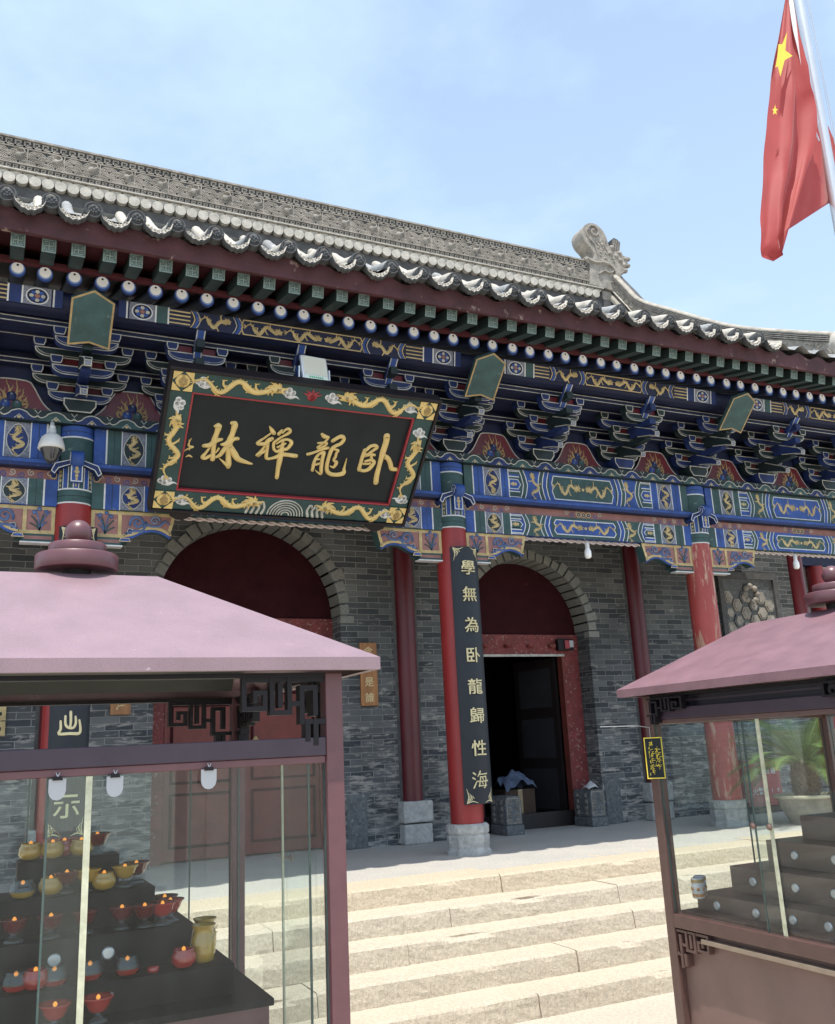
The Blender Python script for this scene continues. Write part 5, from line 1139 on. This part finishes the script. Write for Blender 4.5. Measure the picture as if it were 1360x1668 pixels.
for i in range(150):
    a = i*2.4; z = .34+.38*(i/150); r = .165 if z < .6 else .14; ca, sa = math.cos(a), math.sin(a)
    mb.add([(r*ca-.02*sa, r*sa+.02*ca, z), (r*ca+.02*sa, r*sa-.02*ca, z), ((r+.035)*ca, (r+.035)*sa, z+.035)], [(0, 1, 2)], mTRUNK)
mb.build('trunk', o)
random.seed(5)
for k in range(46):
    mb = MB(); az = k*2.39996+random.uniform(-.2, .2); el = R(62-66*(k/46)**.8+random.uniform(-6, 6)); L = random.uniform(.95, 1.25); n = 22
    p = Vector((.05*math.cos(az), .05*math.sin(az), .72)); pts = [p.copy()]
    for i in range(n):
        e = el-(i/n)**1.5*R(52); p = p+Vector((math.cos(az)*math.cos(e), math.sin(az)*math.cos(e), math.sin(e)))*L/n; pts.append(p.copy())
    mb.tube(pts, [.011-.009*i/n for i in range(n+1)], mLEAF, 5, False)
    side = Vector((-math.sin(az), math.cos(az), 0))
    for i in range(3, n+1):
        for h in (0, .5):
            q = pts[i-1].lerp(pts[i], h); t = (pts[i]-pts[i-1]).normalized(); up = side.cross(t)
            l = .17*math.sin(PI*min(1, (i+h-1.5)/(n+.5)*.93+.07))+.03
            for sg in (-1, 1):
                tip = q+side*sg*l*.86+t*l*.45+up*l*.18*(-1 if up.z < 0 else 1)-Vector((0, 0, l*.12)); w = t*.0085
                mb.add([q-w, q+w, tip], [(0, 1, 2)], mLEAF)
    mb.build('frond', o)

# ------------------------------------------------------------------ glass lamp cabinets
def fret_corner(mb, w, m, d=.018):                 # stepped lattice hanging from the top left corner, x to the right, z down
    t = .016
    cnt = [0]
    def B(x0, z0, x1, z1):                         # each bar a hair deeper than the last, so no faces share a plane
        cnt[0] += 1; e = cnt[0]*.0006; k = t/2+e*.12; mb.box(min(x0, x1)-k, max(x0, x1)+k, -d/2-e, d/2+e, -max(z0, z1)-k, -min(z0, z1)+k, m)
    for x0, z0, x1, z1 in ((0, .0, w, 0), (w, 0, w, .10), (w, .10, w-.075, .10), (w-.075, .10, w-.075, .045), (w-.075, .045, w-.04, .045), (w-.04, .045, w-.04, .07),
        (w-.10, 0, w-.10, .115), (w-.165, 0, w-.165, .115), (w-.10, .115, w-.165, .115), (w-.13, .02, w-.13, .09), (w-.165, .085, w-.21, .085), (w-.21, .03, w-.21, .15), (w-.21, .15, .0, .15), (w-.21, .03, .03, .03), (.03, .03, .03, .12), (.03, .15, .03, .225), (.06, .15, .06, .21)): B(x0, z0, x1, z1)
def lamp_cabinet(loc, rz, label, pw, pd, eh=2.25, ph=2.66, gb=.995, roofm=None, fm=None, knob=1, rt=1.974, overx=.113, overy=.10, hx=.88, hy=.73):
    o = empty('lamp_cabinet', loc, label, 'display cabinet', None, rz)
    ex, ey = hx+overx, hy+overy; roofm = roofm or mROOFK; fm = fm or mKIOSK
    mb = MB()                                        # hipped metal roof
    v = [(-ex, -ey, eh), (ex, -ey, eh), (ex, ey, eh), (-ex, ey, eh), (-pw, -pd, ph), (pw, -pd, ph), (pw, pd, ph), (-pw, pd, ph)]
    mb.add(v, [(0, 1, 5, 4), (1, 2, 6, 5), (2, 3, 7, 6), (3, 0, 4, 7), (4, 5, 6, 7)], roofm)
    f = .045; v2 = [(x, y, z-f) for x, y, z in v[:4]]
    mb.add(v[:4]+v2, [(0, 4, 5, 1), (1, 5, 6, 2), (2, 6, 7, 3), (3, 7, 4, 0)], roofm)
    q = .03; v3 = [(x-math.copysign(q, x), y-math.copysign(q, y), z) for x, y, z in v2]
    mb.add(v2+v3, [(0, 1, 5, 4), (1, 2, 6, 5), (2, 3, 7, 6), (3, 0, 4, 7)], roofm)
    rf = mb.build('roof', o)
    mb = MB(); mb.lathe([(.055, -.01), (.055, .05)], (0, 0, ph), mKDARK, 16)
    mb.lathe([(.160, .030), (.164, .034), (.164, .088), (.160, .093), (.111, .095), (.114, .099), (.114, .137), (.110, .141), (.040, .143), (.040, .15)], (0, 0, ph), mKIOSK, 36); mb.ball((0, 0, ph+.192), .055, mKIOSK, 20, 14)
    mb.build('finial', rf)
    mb = MB(); zc = eh+.045                            # ceiling with a cove
    mb.box(-hx+.07, hx-.07, -hy+.07, hy-.07, zc+.02, zc+.03, mKDARK)
    P = [(-hy+.07, zc-.06), (-hy+.12, zc+.005), (-.2, zc+.018), (.2, zc+.018), (hy-.12, zc+.005), (hy-.07, zc-.06)]
    mb.add([(x, y, z) for x in (-hx+.07, hx-.07) for y, z in P], [(i, i+1, i+7, i+6) for i in range(5)], mCEIL)
    mb.build('ceiling', o)
    mb = MB(); hz0 = eh-.062                          # header under the eave
    for a in (-1, 1):
        mb.box(-hx+.066, hx-.066, *sorted((a*hy, a*(hy-.05))), hz0, eh-.046, mKDARK); mb.box(*sorted((a*hx, a*(hx-.05))), -hy+.066, hy-.066, hz0, eh-.046, mKDARK)
    mb.build('header', o)
    for sx in (-1, 1):
        for sy in (-1, 1):
            mb = MB(); a, b = sorted((sx*hx, sx*(hx-.065))); c, d = sorted((sy*hy, sy*(hy-.065))); mb.box(a, b, c, d, 0, eh-.047, fm); mb.build('post', o, bevel=.004)
    rb = rt-.064
    for a in (-1, 1):
        mb = MB(); mb.box(-hx+.0655, hx-.0655, *sorted((a*(hy-.004), a*(hy-.06))), rb, rt, mRAIL); mb.box(-hx+.0655, hx-.0655, *sorted((a*(hy-.012), a*(hy-.05))), rb-.026, rb-.0005, fm); mb.build('top_rail', o, bevel=.003)
        mb = MB(); mb.box(*sorted((a*(hx-.004), a*(hx-.06))), -hy+.0655, hy-.0655, rb, rt, mRAIL); mb.box(*sorted((a*(hx-.012), a*(hx-.05))), -hy+.0655, hy-.0655, rb-.026, rb-.0005, fm); mb.build('top_rail', o, bevel=.003)
        mb = MB(); mb.box(-hx+.0655, hx-.0655, *sorted((a*hy-.0, a*(hy-.06))), gb-.07, gb, fm); mb.build('bottom_rail', o, bevel=.004)
        mb = MB(); mb.box(*sorted((a*hx-.0, a*(hx-.06))), -hy+.0655, hy-.0655, gb-.07, gb, fm); mb.build('bottom_rail', o, bevel=.004)
        mb = MB(); mb.box(-hx+.0655, hx-.0655, *sorted((a*(hy-.05), a*(hy-.06))), .08, gb-.071, mKPANEL); mb.build('lower_panel', o)
        mb = MB(); mb.box(*sorted((a*(hx-.05), a*(hx-.06))), -hy+.0655, hy-.0655, .08, gb-.071, mKPANEL); mb.build('lower_panel', o)
    mb = MB()
    mb.box(-hx+.066, hx-.066, -hy+.066, hy-.066, .05, .079, fm); mb.build('base_board', o)
    def side(k): return Matrix.Rotation(k*PI/2, 4, 'Z'), (hy if k % 2 == 0 else hx), (hx if k % 2 == 0 else hy)
    for k in range(4):
        T, dep, hw = side(k)
        for sx in (-1, 1):                           # lattice corners above the rail and on the panel
            for z, nm in ((hz0-.008, 'lattice_corner'), (gb-.085, 'lattice_corner')):
                mb = MB(); mb.T = T @ Matrix.Translation((sx*(hw-.074), -dep+(.026 if rt < 2 or z < 1.5 else -.012), z)) @ Matrix.Diagonal((-sx, 1, (1 if rt < 2 else .62) if z > 1.5 else .8, 1)); fret_corner(mb, .29 if z > 1.5 else .24, mKDARK if z > 1.5 else fm, .03); mb.build(nm, o)
        mb = MB(); mb.T = T; mb.box(-hw+.27, hw-.27, -dep+.004, -dep+.045, gb-.125, gb-.10, mBEAD); mb.build('bead_rail', o, bevel=.003)
        # two sliding glass sheets per side
        g0, g1 = gb+.001, rb-.027
        q0, q1 = ((-.11, .01), (-.42, -.03), (-.62, .10), (-.1, .05))[k]
        for i, (a, b, yy) in enumerate(((-hw+.066, q1, -dep+.022), (q0, hw-.066, -dep+.034))):
            mb = MB(); mb.T = T; mb.add([(a, yy, g0), (b, yy, g0), (b, yy, g1), (a, yy, g1)], [(0, 1, 2, 3)], mGLASS); g = mb.build('glass_sheet', o)
            mb = MB(); mb.T = T
            for xx in (a, b): mb = MB(); mb.T = T; e_ = (.010 if k == 0 else .0055) if (k < 2 and xx == b and i == 0) else .0032; mb.box(xx-e_, xx+e_, yy-.004, yy+.004, g0+.001, g1-.001, mGEDGE if e_ > .005 else mGEDGE2); mb.build('glass_edge', g)
    T, dep, hw = side(knob)                          # pair of knobs on the sliding sheets
    for dx in (-.055, .055):
        mb = MB(); mb.T = T @ Matrix.Translation((-.04+dx, -dep+.012, 1.505)) @ Matrix.Rotation(PI/2, 4, 'X'); mb.lathe([(.004, -.02), (.006, 0), (.016, .004), (.016, .012), (.001, .016)], (0, 0, 0), mKPANEL, 14); mb.build('knob', o)
    if knob == 0:                                    # solid dark board above the glass of the path side
        mb = MB(); mb.box(-hx+.066, hx-.066, -hy+.05, -hy+.06, rt+.001, eh-.047, mHEAD); mb.box(-hx+.30, hx-.30, -hy+.04, -hy+.0495, rt+.03, rt+.04, mRAIL); mb.build('header_board', o)
    if gb < .9:                                      # raised black display floor on a maroon box
        mb = MB(); mb.box(-hx+.07, .755, -.24, hy-.1, 1.001, 1.026, mBLACK); mb.build('display_floor', o)
        mb = MB(); mb.box(-hx+.08, .74, -.225, hy-.11, gb+.002, 1.0, mKIOSK); mb.build('display_box', o)
        mb = MB(); mb.box(-hx+.066, hx-.066, -hy+.066, hy-.066, gb-.03, gb+.0, mKDARK); mb.build('cabinet_top', o)
    else:
        mb = MB(); mb.box(-hx+.07, hx-.07, -hy+.07, hy-.07, gb-.03, gb+.012, fm); mb.build('display_floor', o)
    return o
LK = Vector((-.375, -5.37, gz)); RK = Vector((3.656, -5.674, gz-.055))
lamp_cabinet(LK, 0, 'large maroon glass cabinet of oil lamps in the left foreground', .31, .10, gb=.56)
lamp_cabinet(RK, -PI/2, 'maroon glass cabinet of dark shelves in the right foreground', .62, .05, ph=2.62, hx=.86, hy=.75, roofm=mROOF2, fm=mKIOSK2, knob=0, rt=2.125)

mLEDD = M('round_light_cover', (.50, .52, .52), .25, .03)
def stand(name, M0, label, m, tiers, lights):
    o = bpy.data.objects.new(name, None); COL.objects.link(o); o.matrix_world = M0; tag(o, label, 'display stand', 'stepped display stands')
    for x0, x1, y0, y1, z0, z1 in tiers:
        mb = MB(); mb.box(x0, x1, y0, y1, z0, z1, m); t = mb.build('tier', o, bevel=.003)
        for xx in lights.get(round(y0, 2), ()):
            mb = MB(); mb.T = Matrix.Translation((xx, y0-.001, (z0+z1)/2)) @ Matrix.Rotation(PI/2, 4, 'X'); mb.lathe([(.024, -.002), (.024, .006), (.0185, .008)], (0, 0, 0), mSTEEL, 20); mb.lathe([(.0188, .005), (.001, .0055)], (0, 0, 0), mLEDD, 20); mb.build('round_light', t)
    return o
zf = gz+.995+.031
TI = [(-.52, -.119, -5.0, -4.83, zf, .775), (-.65, .008, -5.15, -4.826, zf, .648), (-.80, .139, -5.30, -4.822, zf, .512), (-.93, .27, -5.45, -4.818, zf, .372)]
cum = []
prev = [(-.52, -.119, -5.0, -4.85, .6485, .775), (-.65, .008, -5.15, -4.85, .5125, .648), (-.80, .139, -5.30, -4.85, .3725, .512), (-.93, .27, -5.45, -4.85, zf, .372)]
stand('display_stand', Matrix.Identity(4), 'black stepped stand carrying oil lamps inside the left cabinet', mBLACK, prev, {-5.30: (-.385, -.19)})
mBRST = M('sunlit_shelf_laminate', (.15, .105, .09), .3, .2, 5, spec=.5)  # sun and reflection on the tiers put into this brown
MR = Matrix.Translation((RK.x, RK.y, RK.z-gz)) @ Matrix.Rotation(-PI/2, 4, 'Z') @ Matrix.Translation((.375-.25, 5.37-.50, -.04))
stand('display_stand', MR, 'sunlit brownish stepped stand nearly bare inside the right cabinet', mBRST, [(x0+.03, x1-.03, y0, y1+.4, z0, z1) for x0, x1, y0, y1, z0, z1 in prev], {-5.45: (-.74, -.45, -.2, .02), -5.30: (-.6, -.3, -.05), -5.15: (-.42, -.15)})

# oil lamps
def lamp(kind, glassm):
    o = empty('oil_lamp', (0, 0, -50))
    if kind == 'goblet':
        mb = MB(); mb.lathe([(.030, 0), (.034, .004), (.022, .012), (.010, .022), (.010, .03)], (0, 0, 0), mFOOT, 18); mb.build('foot', o)
        mb = MB(); mb.lathe([(.010, .028), (.026, .034), (.036, .05), (.042, .066), (.050, .074), (.050, .077), (.041, .069), (.034, .062), (.001, .060)], (0, 0, 0), glassm, 22); mb.build('bowl', o); fz = .066
    elif kind == 'globe':
        mb = MB(); mb.lathe([(.018, 0), (.034, .006), (.043, .024), (.042, .042), (.034, .054), (.037, .060), (.034, .06), (.030, .050), (.001, .046)], (0, 0, 0), glassm, 22); mb.build('bowl', o); fz = .052
    elif kind == 'half':
        mb = MB(); mb.lathe([(.018, 0), (.036, .006), (.044, .022)], (0, 0, 0), glassm, 22); mb.build('bowl', o)
        mb = MB(); mb.lathe([(.044, .0221), (.043, .04), (.034, .055), (.037, .062), (.034, .062)], (0, 0, 0), mFOOT, 22); mb.build('rim', o); fz = .045
    else:
        mb = MB(); mb.lathe([(.022, 0), (.038, .008), (.043, .04), (.042, .075), (.034, .095), (.033, .11), (.042, .122), (.043, .125), (.038, .122), (.030, .11), (.001, .09)], (0, 0, 0), glassm, 22); mb.build('bowl', o)
        mb = MB(); mb.tube([(-.04, -.02, .118), (-.05, -.02, .06), (0, -.044, .05), (.045, -.02, .1)], .0015, mGOLDD, 4); mb.build('wire', o); fz = None
    if fz:
        mb = MB(); mb.lathe([(.002, 0), (.0062, .003), (.0070, .008), (.0045, .013), (.0005, .016)], (0, 0, fz), mFLAME, 10); mb.build('flame', o)
    return o
KIT = {}
LAMPS = [
 ('goblet', 'd', -.205, -4.93, .775, 'dark red footed lamp at the right end of the top tier'),
 ('globe', 'y', -.47, -4.93, .775, 'round amber lamp at the left end of the top tier'),
 ('globe', 'y', -.385, -4.945, .775, 'round amber lamp beside the gilt wire on the top tier'),
 ('globe', 'r', -.335, -4.90, .775, 'small round red lamp behind the amber lamps on the top tier'),
 ('globe', 'y', -.27, -4.94, .775, 'round amber lamp next to the dark red one on the top tier'),
 ('goblet', 'y', -.105, -5.07, .648, 'amber footed lamp at the right end of the second tier'),
 ('goblet', 'd', -.045, -4.98, .648, 'dark red footed lamp behind the amber one on the second tier'),
 ('goblet', 'y', -.255, -5.08, .648, 'amber footed lamp half behind the glass edge'),
 ('globe', 'y', -.395, -5.08, .648, 'dim amber globe lamp in the middle of the second tier'),
 ('half', 'y', -.50, -5.09, .648, 'clear lamp with amber light at the left of the second tier'),
 ('goblet', 'r', .062, -5.20, .512, 'pinkish red footed lamp at the right corner of the third tier'),
 ('goblet', 'd', .06, -5.08, .512, 'dark red footed lamp behind the pinkish one on the third tier'),
 ('jar', 'y', .165, -5.36, .372, 'tall amber glass jar with wire at the right of the stand'),
 ('jar', 'y', .20, -5.22, .372, 'second amber jar just behind the tall jar'),
 ('goblet', 'd', -.135, -5.24, .512, 'dark red footed lamp right of the glass edge on the third tier'),
 ('goblet', 'd', -.40, -5.25, .512, 'dark red footed lamp in the middle of the third tier'),
 ('goblet', 'd', -.53, -5.25, .512, 'dark red footed lamp at the left of the third tier'),
 ('goblet', 'd', -.275, -5.24, .512, 'dark lamp behind the glass edge on the third tier'),
 ('half', 'r', -.13, -5.39, .372, 'half clear red lamp right of the glass edge on the lowest tier'),
 ('half', 'r', -.39, -5.40, .372, 'half clear red lamp in front of the left round light'),
 ('half', 'r', -.52, -5.40, .372, 'half clear red lamp at the left of the lowest tier'),
 ('half', 'r', -.265, -5.39, .372, 'half clear red lamp directly behind the glass edge'),
 ('goblet', 'r', -.395, -5.56, zf, 'bright red footed lamp on the cabinet floor left of the glass edge'),
 ('goblet', 'r', -.25, -5.55, zf, 'bright red footed lamp on the cabinet floor by the glass edge'),
 ('goblet', 'r', .02, -5.26, .512, 'red footed lamp in front of the pinkish pair on the third tier'),
 ('globe', 'r', .08, -5.40, .372, 'round red lamp beside the flat red cup on the lowest tier'),
 ('goblet', 'd', -.335, -5.085, .648, 'dark red footed lamp between amber lamps on the second tier'),
 ('globe', 'y', -.19, -5.09, .648, 'small amber globe just right of the glass edge on the second tier'),
 ('goblet', 'd', -.05, -5.26, .512, 'dark red footed lamp left of the red one near the third tier corner'),
 ('globe', 'r', -.455, -5.41, .372, 'round red lamp between half clear lamps at the left of the lowest tier'),
]
CM = {'r': mREDGL, 'd': mDREDGL, 'y': mYELGL}
for kind, c, x, y, z, lab in LAMPS:
    if (kind, c) not in KIT: o = KIT[(kind, c)] = lamp(kind, CM[c])
    else: o = copy_tree(KIT[(kind, c)])
    o.location = (x, y, z+.001); o.scale = (1.12,)*3; tag(o, lab, 'oil lamp', 'oil lamps on the black stand')
mb = MB(); mb.lathe([(.022, 0), (.024, .01), (.022, .02), (.001, .021)], (0, 0, 0), mREDGL, 16); o = mb.build('tealight_cup', loc=(-.035, -5.40, .373)); tag(o, 'small flat red cup on the lowest tier', 'candle cup')
mb = MB(); mb.tube([(0, 0, 0), (.01, 0, .05), (-.02, 0, .09), (-.01, 0, .03), (.02, .01, .06), (.05, 0, .03), (.03, 0, .0)], .0022, mGOLDD, 5); o = mb.build('gilt_wire', loc=(-.40, -4.90, .83)); tag(o, 'bent gilt wire standing among the top lamps', 'wire')
for i, (x, y) in enumerate(((2.98, -5.03), (3.05, -4.97))):
    o = empty('printed_jar', (x, y, .27), ('pale printed jar at the front of the right stand', 'second pale printed jar standing behind the first')[i], 'jar', 'printed jars')
    mb = MB(); mb.lathe([(.03, 0), (.034, .005), (.034, .10), (.03, .105)], (0, 0, 0), mPLASTIC, 18); mb.build('glass_body', o)
    mb = MB(); mb.lathe([(.035, .01), (.035, .025)], (0, 0, 0), mWOOD, 18); mb.lathe([(.035, .082), (.035, .10)], (0, 0, 0), mGOLDD, 18)
    for a in range(6): mb.ball((.034*math.cos(a), .034*math.sin(a), .05), .009, mWOOD, 6, 5)
    mb.build('print', o)
# tags clipped to the front glass
for q, lab in (((93, 1285), 'clear plastic tag clipped left of the glass edge'), ((187, 1280), 'clear plastic tag clipped right of the glass edge'), ((340, 1268), 'clear plastic tag clipped near the rightmost front glass')):
    p = at(q[0], q[1], LK.y-.73+.004); o = empty('plastic_tag', p, lab, 'tag', 'tags clipped on the left cabinet')
    mb = MB(); mb.prism([(-.026, .03), (.026, .03), (.026, -.008), (.022, -.022), (.012, -.032), (0, -.035), (-.012, -.032), (-.022, -.022), (-.026, -.008)], -.002, .002, mPLASTIC); mb.build('card', o)
    mb = MB(); mb.prism([(-.016, .026), (.016, .026), (.012, .038), (-.012, .038)], -.008, .006, mKDARK); mb.tube([(0, -.006, .036), (.006, -.008, .05), (-.006, -.008, .05), (0, -.006, .036)], .0016, mSTEEL, 5); mb.build('clip', o)
# hanging sign on the right cabinet post
T0 = Matrix.Translation((RK.x-.755, RK.y+.80, .93)) @ Matrix.Rotation(-PI/2+R(50), 4, 'Z')
o = empty('hanging_sign', (0, 0, 0), 'small black sign with yellow writing hanging at the cabinet post', 'sign'); o.matrix_world = T0
mb = MB(); mb.box(-.052, .052, -.004, .004, -.02, .215, mPLQ); mb.ring([(-.052, -.02), (.052, -.02), (.052, .215), (-.052, .215)], -.0055, .006, mYELLOW); mb.build('board', o)
mb = MB()
for k in range(6): scrawl(mb, -.016, .178-k*.031, .036, -.0045, mYELLOW, k, .0006); scrawl(mb, -.016, .178-k*.031, .028, -.0048, mYELLOW, k+30, .0006)
for k in range(4): scrawl(mb, .02, .148-k*.031, .036, -.0045, mYELLOW, k+9, .0006); scrawl(mb, .02, .148-k*.031, .028, -.0048, mYELLOW, k+50, .0006)
mb.build('yellow_lettering', o)
mb = MB(); mb.tube([(-.012, 0, .215), (-.012, 0, .272), (-.08, .01, .285), (-.3, .05, .29)], .0022, mPLASTIC, 5); mb.build('hanging_cord', o)

# ------------------------------------------------------------------ flagpole and flag
FY = -4.5
pt, pb_ = at(1300, 0, FY), at(1358, 310, FY)
fx = (pt.x+pb_.x)/2
mb = MB(); mb.tube([(fx, FY, gz), (fx, FY, 4), (fx, FY, 9.2)], [.060, .053, .044], mSTEEL, 20); mb.ball((fx, FY, 9.26), .09, mGOLD, 16, 10)
fo = empty('flagpole', (fx, FY, gz), 'tall polished steel flagpole rising at the right', 'flagpole')
o = mb.build('pole', fo); o.matrix_parent_inverse = Matrix.Translation(-fo.location)
mb = MB()
for dx in (.085, .115): mb.tube([(fx+dx, FY-.05, .2), (fx+dx+.01, FY-.05, 4.5), (fx+dx*.6, FY-.03, 9.1)], .004, mSTEEL, 5)
o = mb.build('halyard', fo); o.matrix_parent_inverse = Matrix.Translation(-fo.location)
flag = empty('flag', at(1284, 2, FY-.1), 'limp red flag with yellow stars hanging beside the pole', 'flag')
fo2 = flag.location.copy()
def cloth(rows, y0, amp, ph, fold):
    """rows: (left px, right px) outline points from the top down; the cloth gets its own folds in depth"""
    n = 14; m = len(rows)
    rows = catmull([(a[0], a[1], b[0], b[1]) for a, b in rows], 5); m = len(rows); vs = []
    for j, (ax, ay, bx, by) in enumerate(rows):
        A, B = at(ax, ay, y0), at(bx, by, y0)
        for i in range(n+1):
            t = i/n; p = A.lerp(B, t); d = amp*(.5*noise.noise((t*7, j*.16, ph))+.25*noise.noise((t*17, j*.4, ph))+math.sin(t*fold*PI+ph+j*.03)+.35*math.sin(t*fold*2.3*PI+j*.11))*(min(1, j/8))
            vs.append((p.x, p.y+d, p.z))
    return vs, [(j*(n+1)+i, j*(n+1)+i+1, (j+1)*(n+1)+i+1, (j+1)*(n+1)+i) for j in range(m-1) for i in range(n)]
def locl(o): o.matrix_parent_inverse = Matrix.Translation(-fo2)
mb = MB(); v, f = cloth([((1281, -14), (1288, -14)), ((1271, 60), (1299, 70)), ((1262, 130), (1311, 140)), ((1256, 200), (1322, 175)), ((1250, 280), (1318, 250)), ((1245, 350), (1300, 310)), ((1245, 395), (1285, 362)), ((1250, 415), (1279, 377)), ((1264, 423), (1266, 421))], FY-.10, .05, .3, 3.2); mb.add(v, f, mFLAG, True); o = mb.build('front_fold', flag); locl(o)
mb = MB(); v, f = cloth([((1289, -14), (1296, -14)), ((1303, 70), (1312, 70)), ((1312, 150), (1326, 140)), ((1310, 215), (1340, 205)), ((1298, 280), (1350, 270)), ((1284, 340), (1357, 318)), ((1279, 377), (1358, 326))], FY+.03, .025, 1.0, 1.6); mb.add(v, f, mFLAG, True); o = mb.build('back_fold', flag); locl(o)
mb = MB(); v, f = cloth([((1346, 205), (1349, 205)), ((1352, 225), (1362, 235)), ((1358, 260), (1372, 262)), ((1364, 290), (1376, 275))], FY+.09, .01, 0, 1); mb.add(v, f, mFLAG, True); o = mb.build('trailing_corner', flag); locl(o)
mb = MB(); v, f = cloth([((1283, -14), (1290, -14)), ((1290, 40), (1298, 40)), ((1299, 80), (1305, 84)), ((1310, 130), (1313, 128)), ((1319, 160), (1321, 160))], FY-.12, .0, 0, 1); mb.add(v, f, M('white_flag_hem', (.7, .68, .68), .7), True); o = mb.build('hem', flag); locl(o)
def star(name, pts, y):
    mb = MB(); P = [at(a, b, y) for a, b in pts]; c = sum(P, Vector())/len(P); n = len(P)
    mb.add([c]+P, [(0, 1+i, 1+(i+1) % n) for i in range(n)], mYELLOW); o = mb.build(name, flag); locl(o)
star('large_star', [(1282, 52), (1279, 82), (1291, 91), (1278, 98), (1271, 125), (1267, 108), (1263, 110), (1266, 92), (1268, 72), (1274, 72)], FY-.185)
star('small_star', [(1262.5, 170), (1263.5, 177), (1267, 178), (1264, 181), (1265, 187), (1262, 184), (1259, 187), (1260, 181), (1258, 178), (1261, 177)], FY-.175)
mb = MB(); p = at(1319, 180, FY-.08); mb.tube([p, p+Vector((.0, 0, -.06)), p+Vector((.03, 0, -.1)), p+Vector((.02, 0, -.2)), p+Vector((.05, 0, -.3))], .008, mSTEEL, 6); o = mb.build('rope_clip', flag); locl(o)

# ------------------------------------------------------------------ neighbouring pavilion glimpsed past the end of the hall
o = empty('side_pavilion', (14.2, 3.6, 0), 'dark side pavilion with a slim red post past the hall end', 'pavilion')
def L3(mb, name): q = mb.build(name, o); q.matrix_parent_inverse = Matrix.Translation(-o.location)
mb = MB(); mb.lathe([(.17, 0), (.165, 4.2)], (14.05, 3.4, 0), mRED, 18); L3(mb, 'post')
mb = MB(); mb.box(12.2, 22, 5.2, 5.4, 0, 5.4, mDKSTONE); L3(mb, 'wall')
mb = MB(); mb.prism([(14.25, 4.2), (16, 4.2), (16, 3.6), (15.2, 3.75), (14.9, 3.55), (14.6, 3.35), (14.45, 3.05), (14.25, 3.0)], 3.35, 3.45, mBLUE, mLINE, .03); mb.box(12.2, 22, 3.3, 3.5, 4.21, 4.8, mNAVY); L3(mb, 'painted_brace')
mb = MB(); mb.add([(12.0, 2.6, 4.85), (22, 2.6, 4.85), (22, 5.6, 6.0), (12.0, 5.6, 6.0)], [(0, 1, 2, 3)], mTILE); L3(mb, 'roof')
